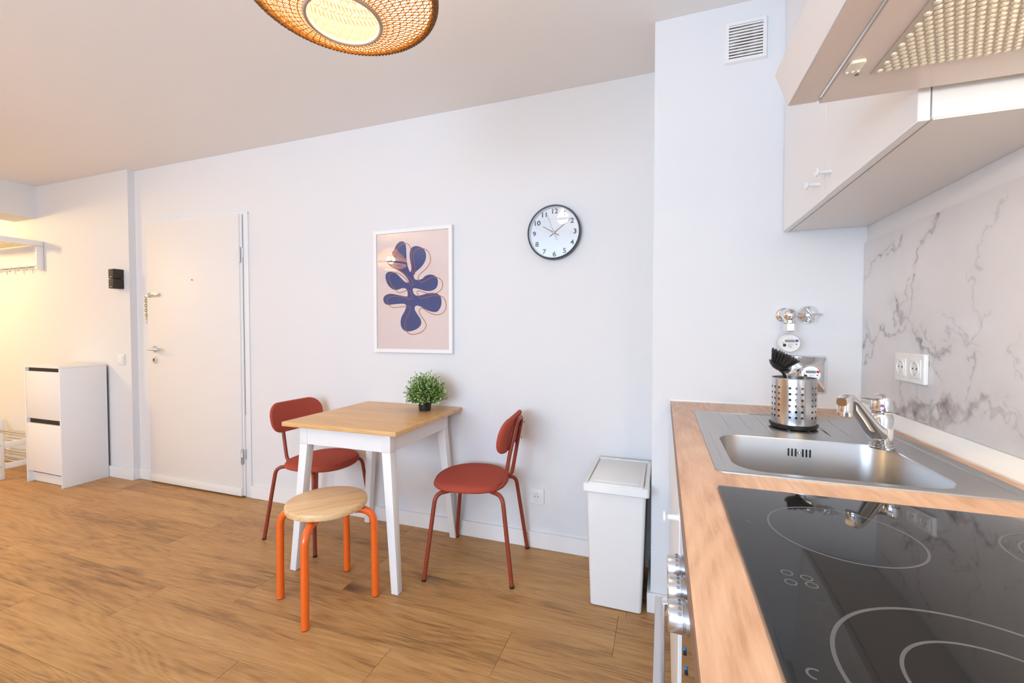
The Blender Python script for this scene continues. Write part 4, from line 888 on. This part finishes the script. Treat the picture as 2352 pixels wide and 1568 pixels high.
ic = thing('wall_speaker', (-4.16, YL, 1.548), 'small black two-box wall speaker beside the pillar', 'speaker')
BRN = mat('speaker_black', (.028, .018, .010), .5)
for z0_ in (1.628, 1.549):
    bx = obj('box', MB().box(-4.187, -4.117, YL-.068, YL-.001, z0_, z0_+.076, .004), BRN, ic)
    obj('grille', MB().box(-4.182, -4.122, YL-.071, YL-.067, z0_+.004, z0_+.072, .002), mat('grille', (.05, .045, .04), .7) if z0_ > 1.6 else bpy.data.materials['grille'], bx)
    obj('badge', MB().box(-4.160, -4.144, YL-.0722, YL-.0708, z0_+.010, z0_+.015), mat('badge_gold', (.6, .45, .2), .3, .8) if z0_ > 1.6 else bpy.data.materials['badge_gold'], bx)
lsw = thing('light_switch', (-4.160, YL, .936), 'white rocker light switch on the wall below the black speaker', 'switch')
obj('frame', MB().prism(rrect(-4.208, -4.124, .936, 1.020, .003, 3), lambda a, b_, t: (a, YL-t, b_), 0, .009, .002), PLAST, lsw)
obj('rocker', MB().box(-4.196, -4.136, YL-.0135, YL-.009, .948, 1.008, .0012), PLAST, lsw)

# ------------------------------------------------------------ pendant lamps
ROPE = mat('rope_brown', (.22, .095, .025), .75)
RAT = bpy.data.materials.new('rattan'); RAT.use_nodes = True
nt = RAT.node_tree; nt.nodes.clear(); o_ = nt.nodes.new('ShaderNodeOutputMaterial'); d_ = nt.nodes.new('ShaderNodeBsdfDiffuse'); d_.inputs[0].default_value = (.42, .22, .055, 1)
t_ = nt.nodes.new('ShaderNodeBsdfTranslucent'); t_.inputs[0].default_value = (.75, .36, .06, 1); m_ = nt.nodes.new('ShaderNodeMixShader'); m_.inputs[0].default_value = .5
nt.links.new(d_.outputs[0], m_.inputs[1]); nt.links.new(t_.outputs[0], m_.inputs[2]); nt.links.new(m_.outputs[0], o_.inputs[0])
LIN = bpy.data.materials.new('lamp_liner'); LIN.use_nodes = True
nt = LIN.node_tree; nt.nodes.clear(); o_ = nt.nodes.new('ShaderNodeOutputMaterial'); d_ = nt.nodes.new('ShaderNodeBsdfDiffuse'); d_.inputs[0].default_value = (.90, .84, .66, 1)
t_ = nt.nodes.new('ShaderNodeBsdfTranslucent'); t_.inputs[0].default_value = (.96, .88, .68, 1); m_ = nt.nodes.new('ShaderNodeMixShader'); m_.inputs[0].default_value = .6
nt.links.new(d_.outputs[0], m_.inputs[1]); nt.links.new(t_.outputs[0], m_.inputs[2])
tr_ = nt.nodes.new('ShaderNodeBsdfTransparent'); m2_ = nt.nodes.new('ShaderNodeMixShader'); m2_.inputs[0].default_value = .55
nt.links.new(m_.outputs[0], m2_.inputs[1]); nt.links.new(tr_.outputs[0], m2_.inputs[2]); nt.links.new(m2_.outputs[0], o_.inputs[0])
BULB = mat('bulb_glow', (1, .9, .7), .4, emit=(1, .80, .50), es=26)
def pendant(x, y, label):
    t = thing('pendant_lamp', (x, y, 2.02), label, 'lamp', 'woven pendant lamps')
    # outline from the lower opening round the wide rim to the top ring: (radius, height)
    prof = [(.092, 2.030), (.115, 2.033), (.150, 2.045), (.190, 2.064), (.222, 2.084), (.236, 2.098), (.234, 2.125), (.215, 2.160), (.180, 2.200), (.135, 2.245), (.095, 2.285), (.075, 2.310)]
    pp_ = np.array(prof); s_ = np.r_[0, np.cumsum(np.hypot(*np.diff(pp_, axis=0).T))]; s_ /= s_[-1]
    def at(u): return np.interp(u, s_, pp_[:, 0]), np.interp(u, s_, pp_[:, 1])
    wv = MB(); NS = 108; M_ = 30
    for fam in (1, -1):
        for k in range(NS):
            if k % (1 if fam > 0 else 2): continue
            pts = []
            for j in range(M_):
                u = j/(M_-1); r_, z_ = at(u); a = 2*PI*k/NS+fam*u*1.25; off = .0012*fam*(1 if j % 2 else -1)
                pts.append((x+(r_+off)*math.cos(a), y+(r_+off)*math.sin(a), z_+(-.001 if fam > 0 else 0)))
            wv.tube(pts, .00115, 3)
    for j in range(1, 24):
        u = j/24; r_, z_ = at(u); pts = []
        for k in range(110):
            a = 2*PI*k/110; pts.append((x+(r_+.001*(-1)**k)*math.cos(a), y+(r_+.001*(-1)**k)*math.sin(a), z_-.0006))
        wv.tube(pts, .0011, 3, closed=True)
    obj('woven_shade', wv, RAT, t, smooth=180, kind='stuff')
    ln = MB(); ln.loft([[(x+(at(u)[0]-.004)*math.cos(a), y+(at(u)[0]-.004)*math.sin(a), at(u)[1]+.003) for a in np.linspace(0, 2*PI, 64, endpoint=False)] for u in np.linspace(0, 1, 30)], False, False)
    obj('liner', ln, LIN, t)
    # braided rope rim: two strands wound about the widest circle
    rm = MB()
    for ph in (0, PI):
        pts = []
        for k in range(720):
            a = 2*PI*k/720; b_ = 70*a+ph; rr_ = .2375+.0055*math.cos(b_); pts.append((x+rr_*math.cos(a), y+rr_*math.sin(a), 2.100+.0070*math.sin(b_)))
        rm.tube(pts, .0052, 6, closed=True)
    obj('rope_rim', rm, ROPE, t)
    rg = MB().torus((x, y, 2.030), .0945, .0055, 64, 10)
    obj('lower_ring', rg, mat('ring_tan', (.50, .36, .26), .5) if 'ring_tan' not in bpy.data.materials else bpy.data.materials['ring_tan'], t)
    obj('top_ring', MB().torus((x, y, 2.310), .0745, .0030, 48, 8).tube([(x-.074, y, 2.310), (x+.074, y, 2.310)], .002, 6).tube([(x, y-.074, 2.310), (x, y+.074, 2.310)], .002, 6), ROPE, t)
    obj('cable', MB().tube([(x, y, 2.24), (x, y, H-.03)], .003, 8), WHITE, t)
    obj('lamp_holder', MB().lathe([(.012, 2.32), (.018, 2.315), (.018, 2.255), (.014, 2.25)], (x, y, 0), 20), WHITE, t)
    obj('canopy', MB().lathe([(0, H-.0005), (.055, H-.0005), (.055, H-.006), (.045, H-.022), (.012, H-.035), (0, H-.036)], (x, y, 0), 32), WHITE, t)
    return t
pendant(-.803, .940, 'woven pendant lamp hanging over the floor in front of the table')
pendant(-3.45, -.36, 'woven pendant lamp further left in the room, outside the picture')
for (x, y) in ((-.803, .940), (-3.45, -.36)):
    par = [o for o in bpy.data.objects if o.name.startswith('pendant_lamp') and abs(o.location.x-x) < .01][0]
    obj('bulb', MB().sphere((x, y, 2.165), .028, 20, 14, (1, 1, 1.1)).tube([(x, y, 2.19), (x, y, 2.255)], [.022, .014], 14), BULB, par)
hlamp = obj('hallway_lamp', MB().lathe([(0, H-.001), (.14, H-.001), (.14, H-.05), (.12, H-.075), (0, H-.085)], (-6.1, 1.15, 0), 32), mat('hall_glow', (1, .9, .7), .4, emit=(1, .68, .30), es=5), label='round ceiling lamp in the hallway beyond the beam', cat='lamp')
print('done', len(bpy.data.objects))
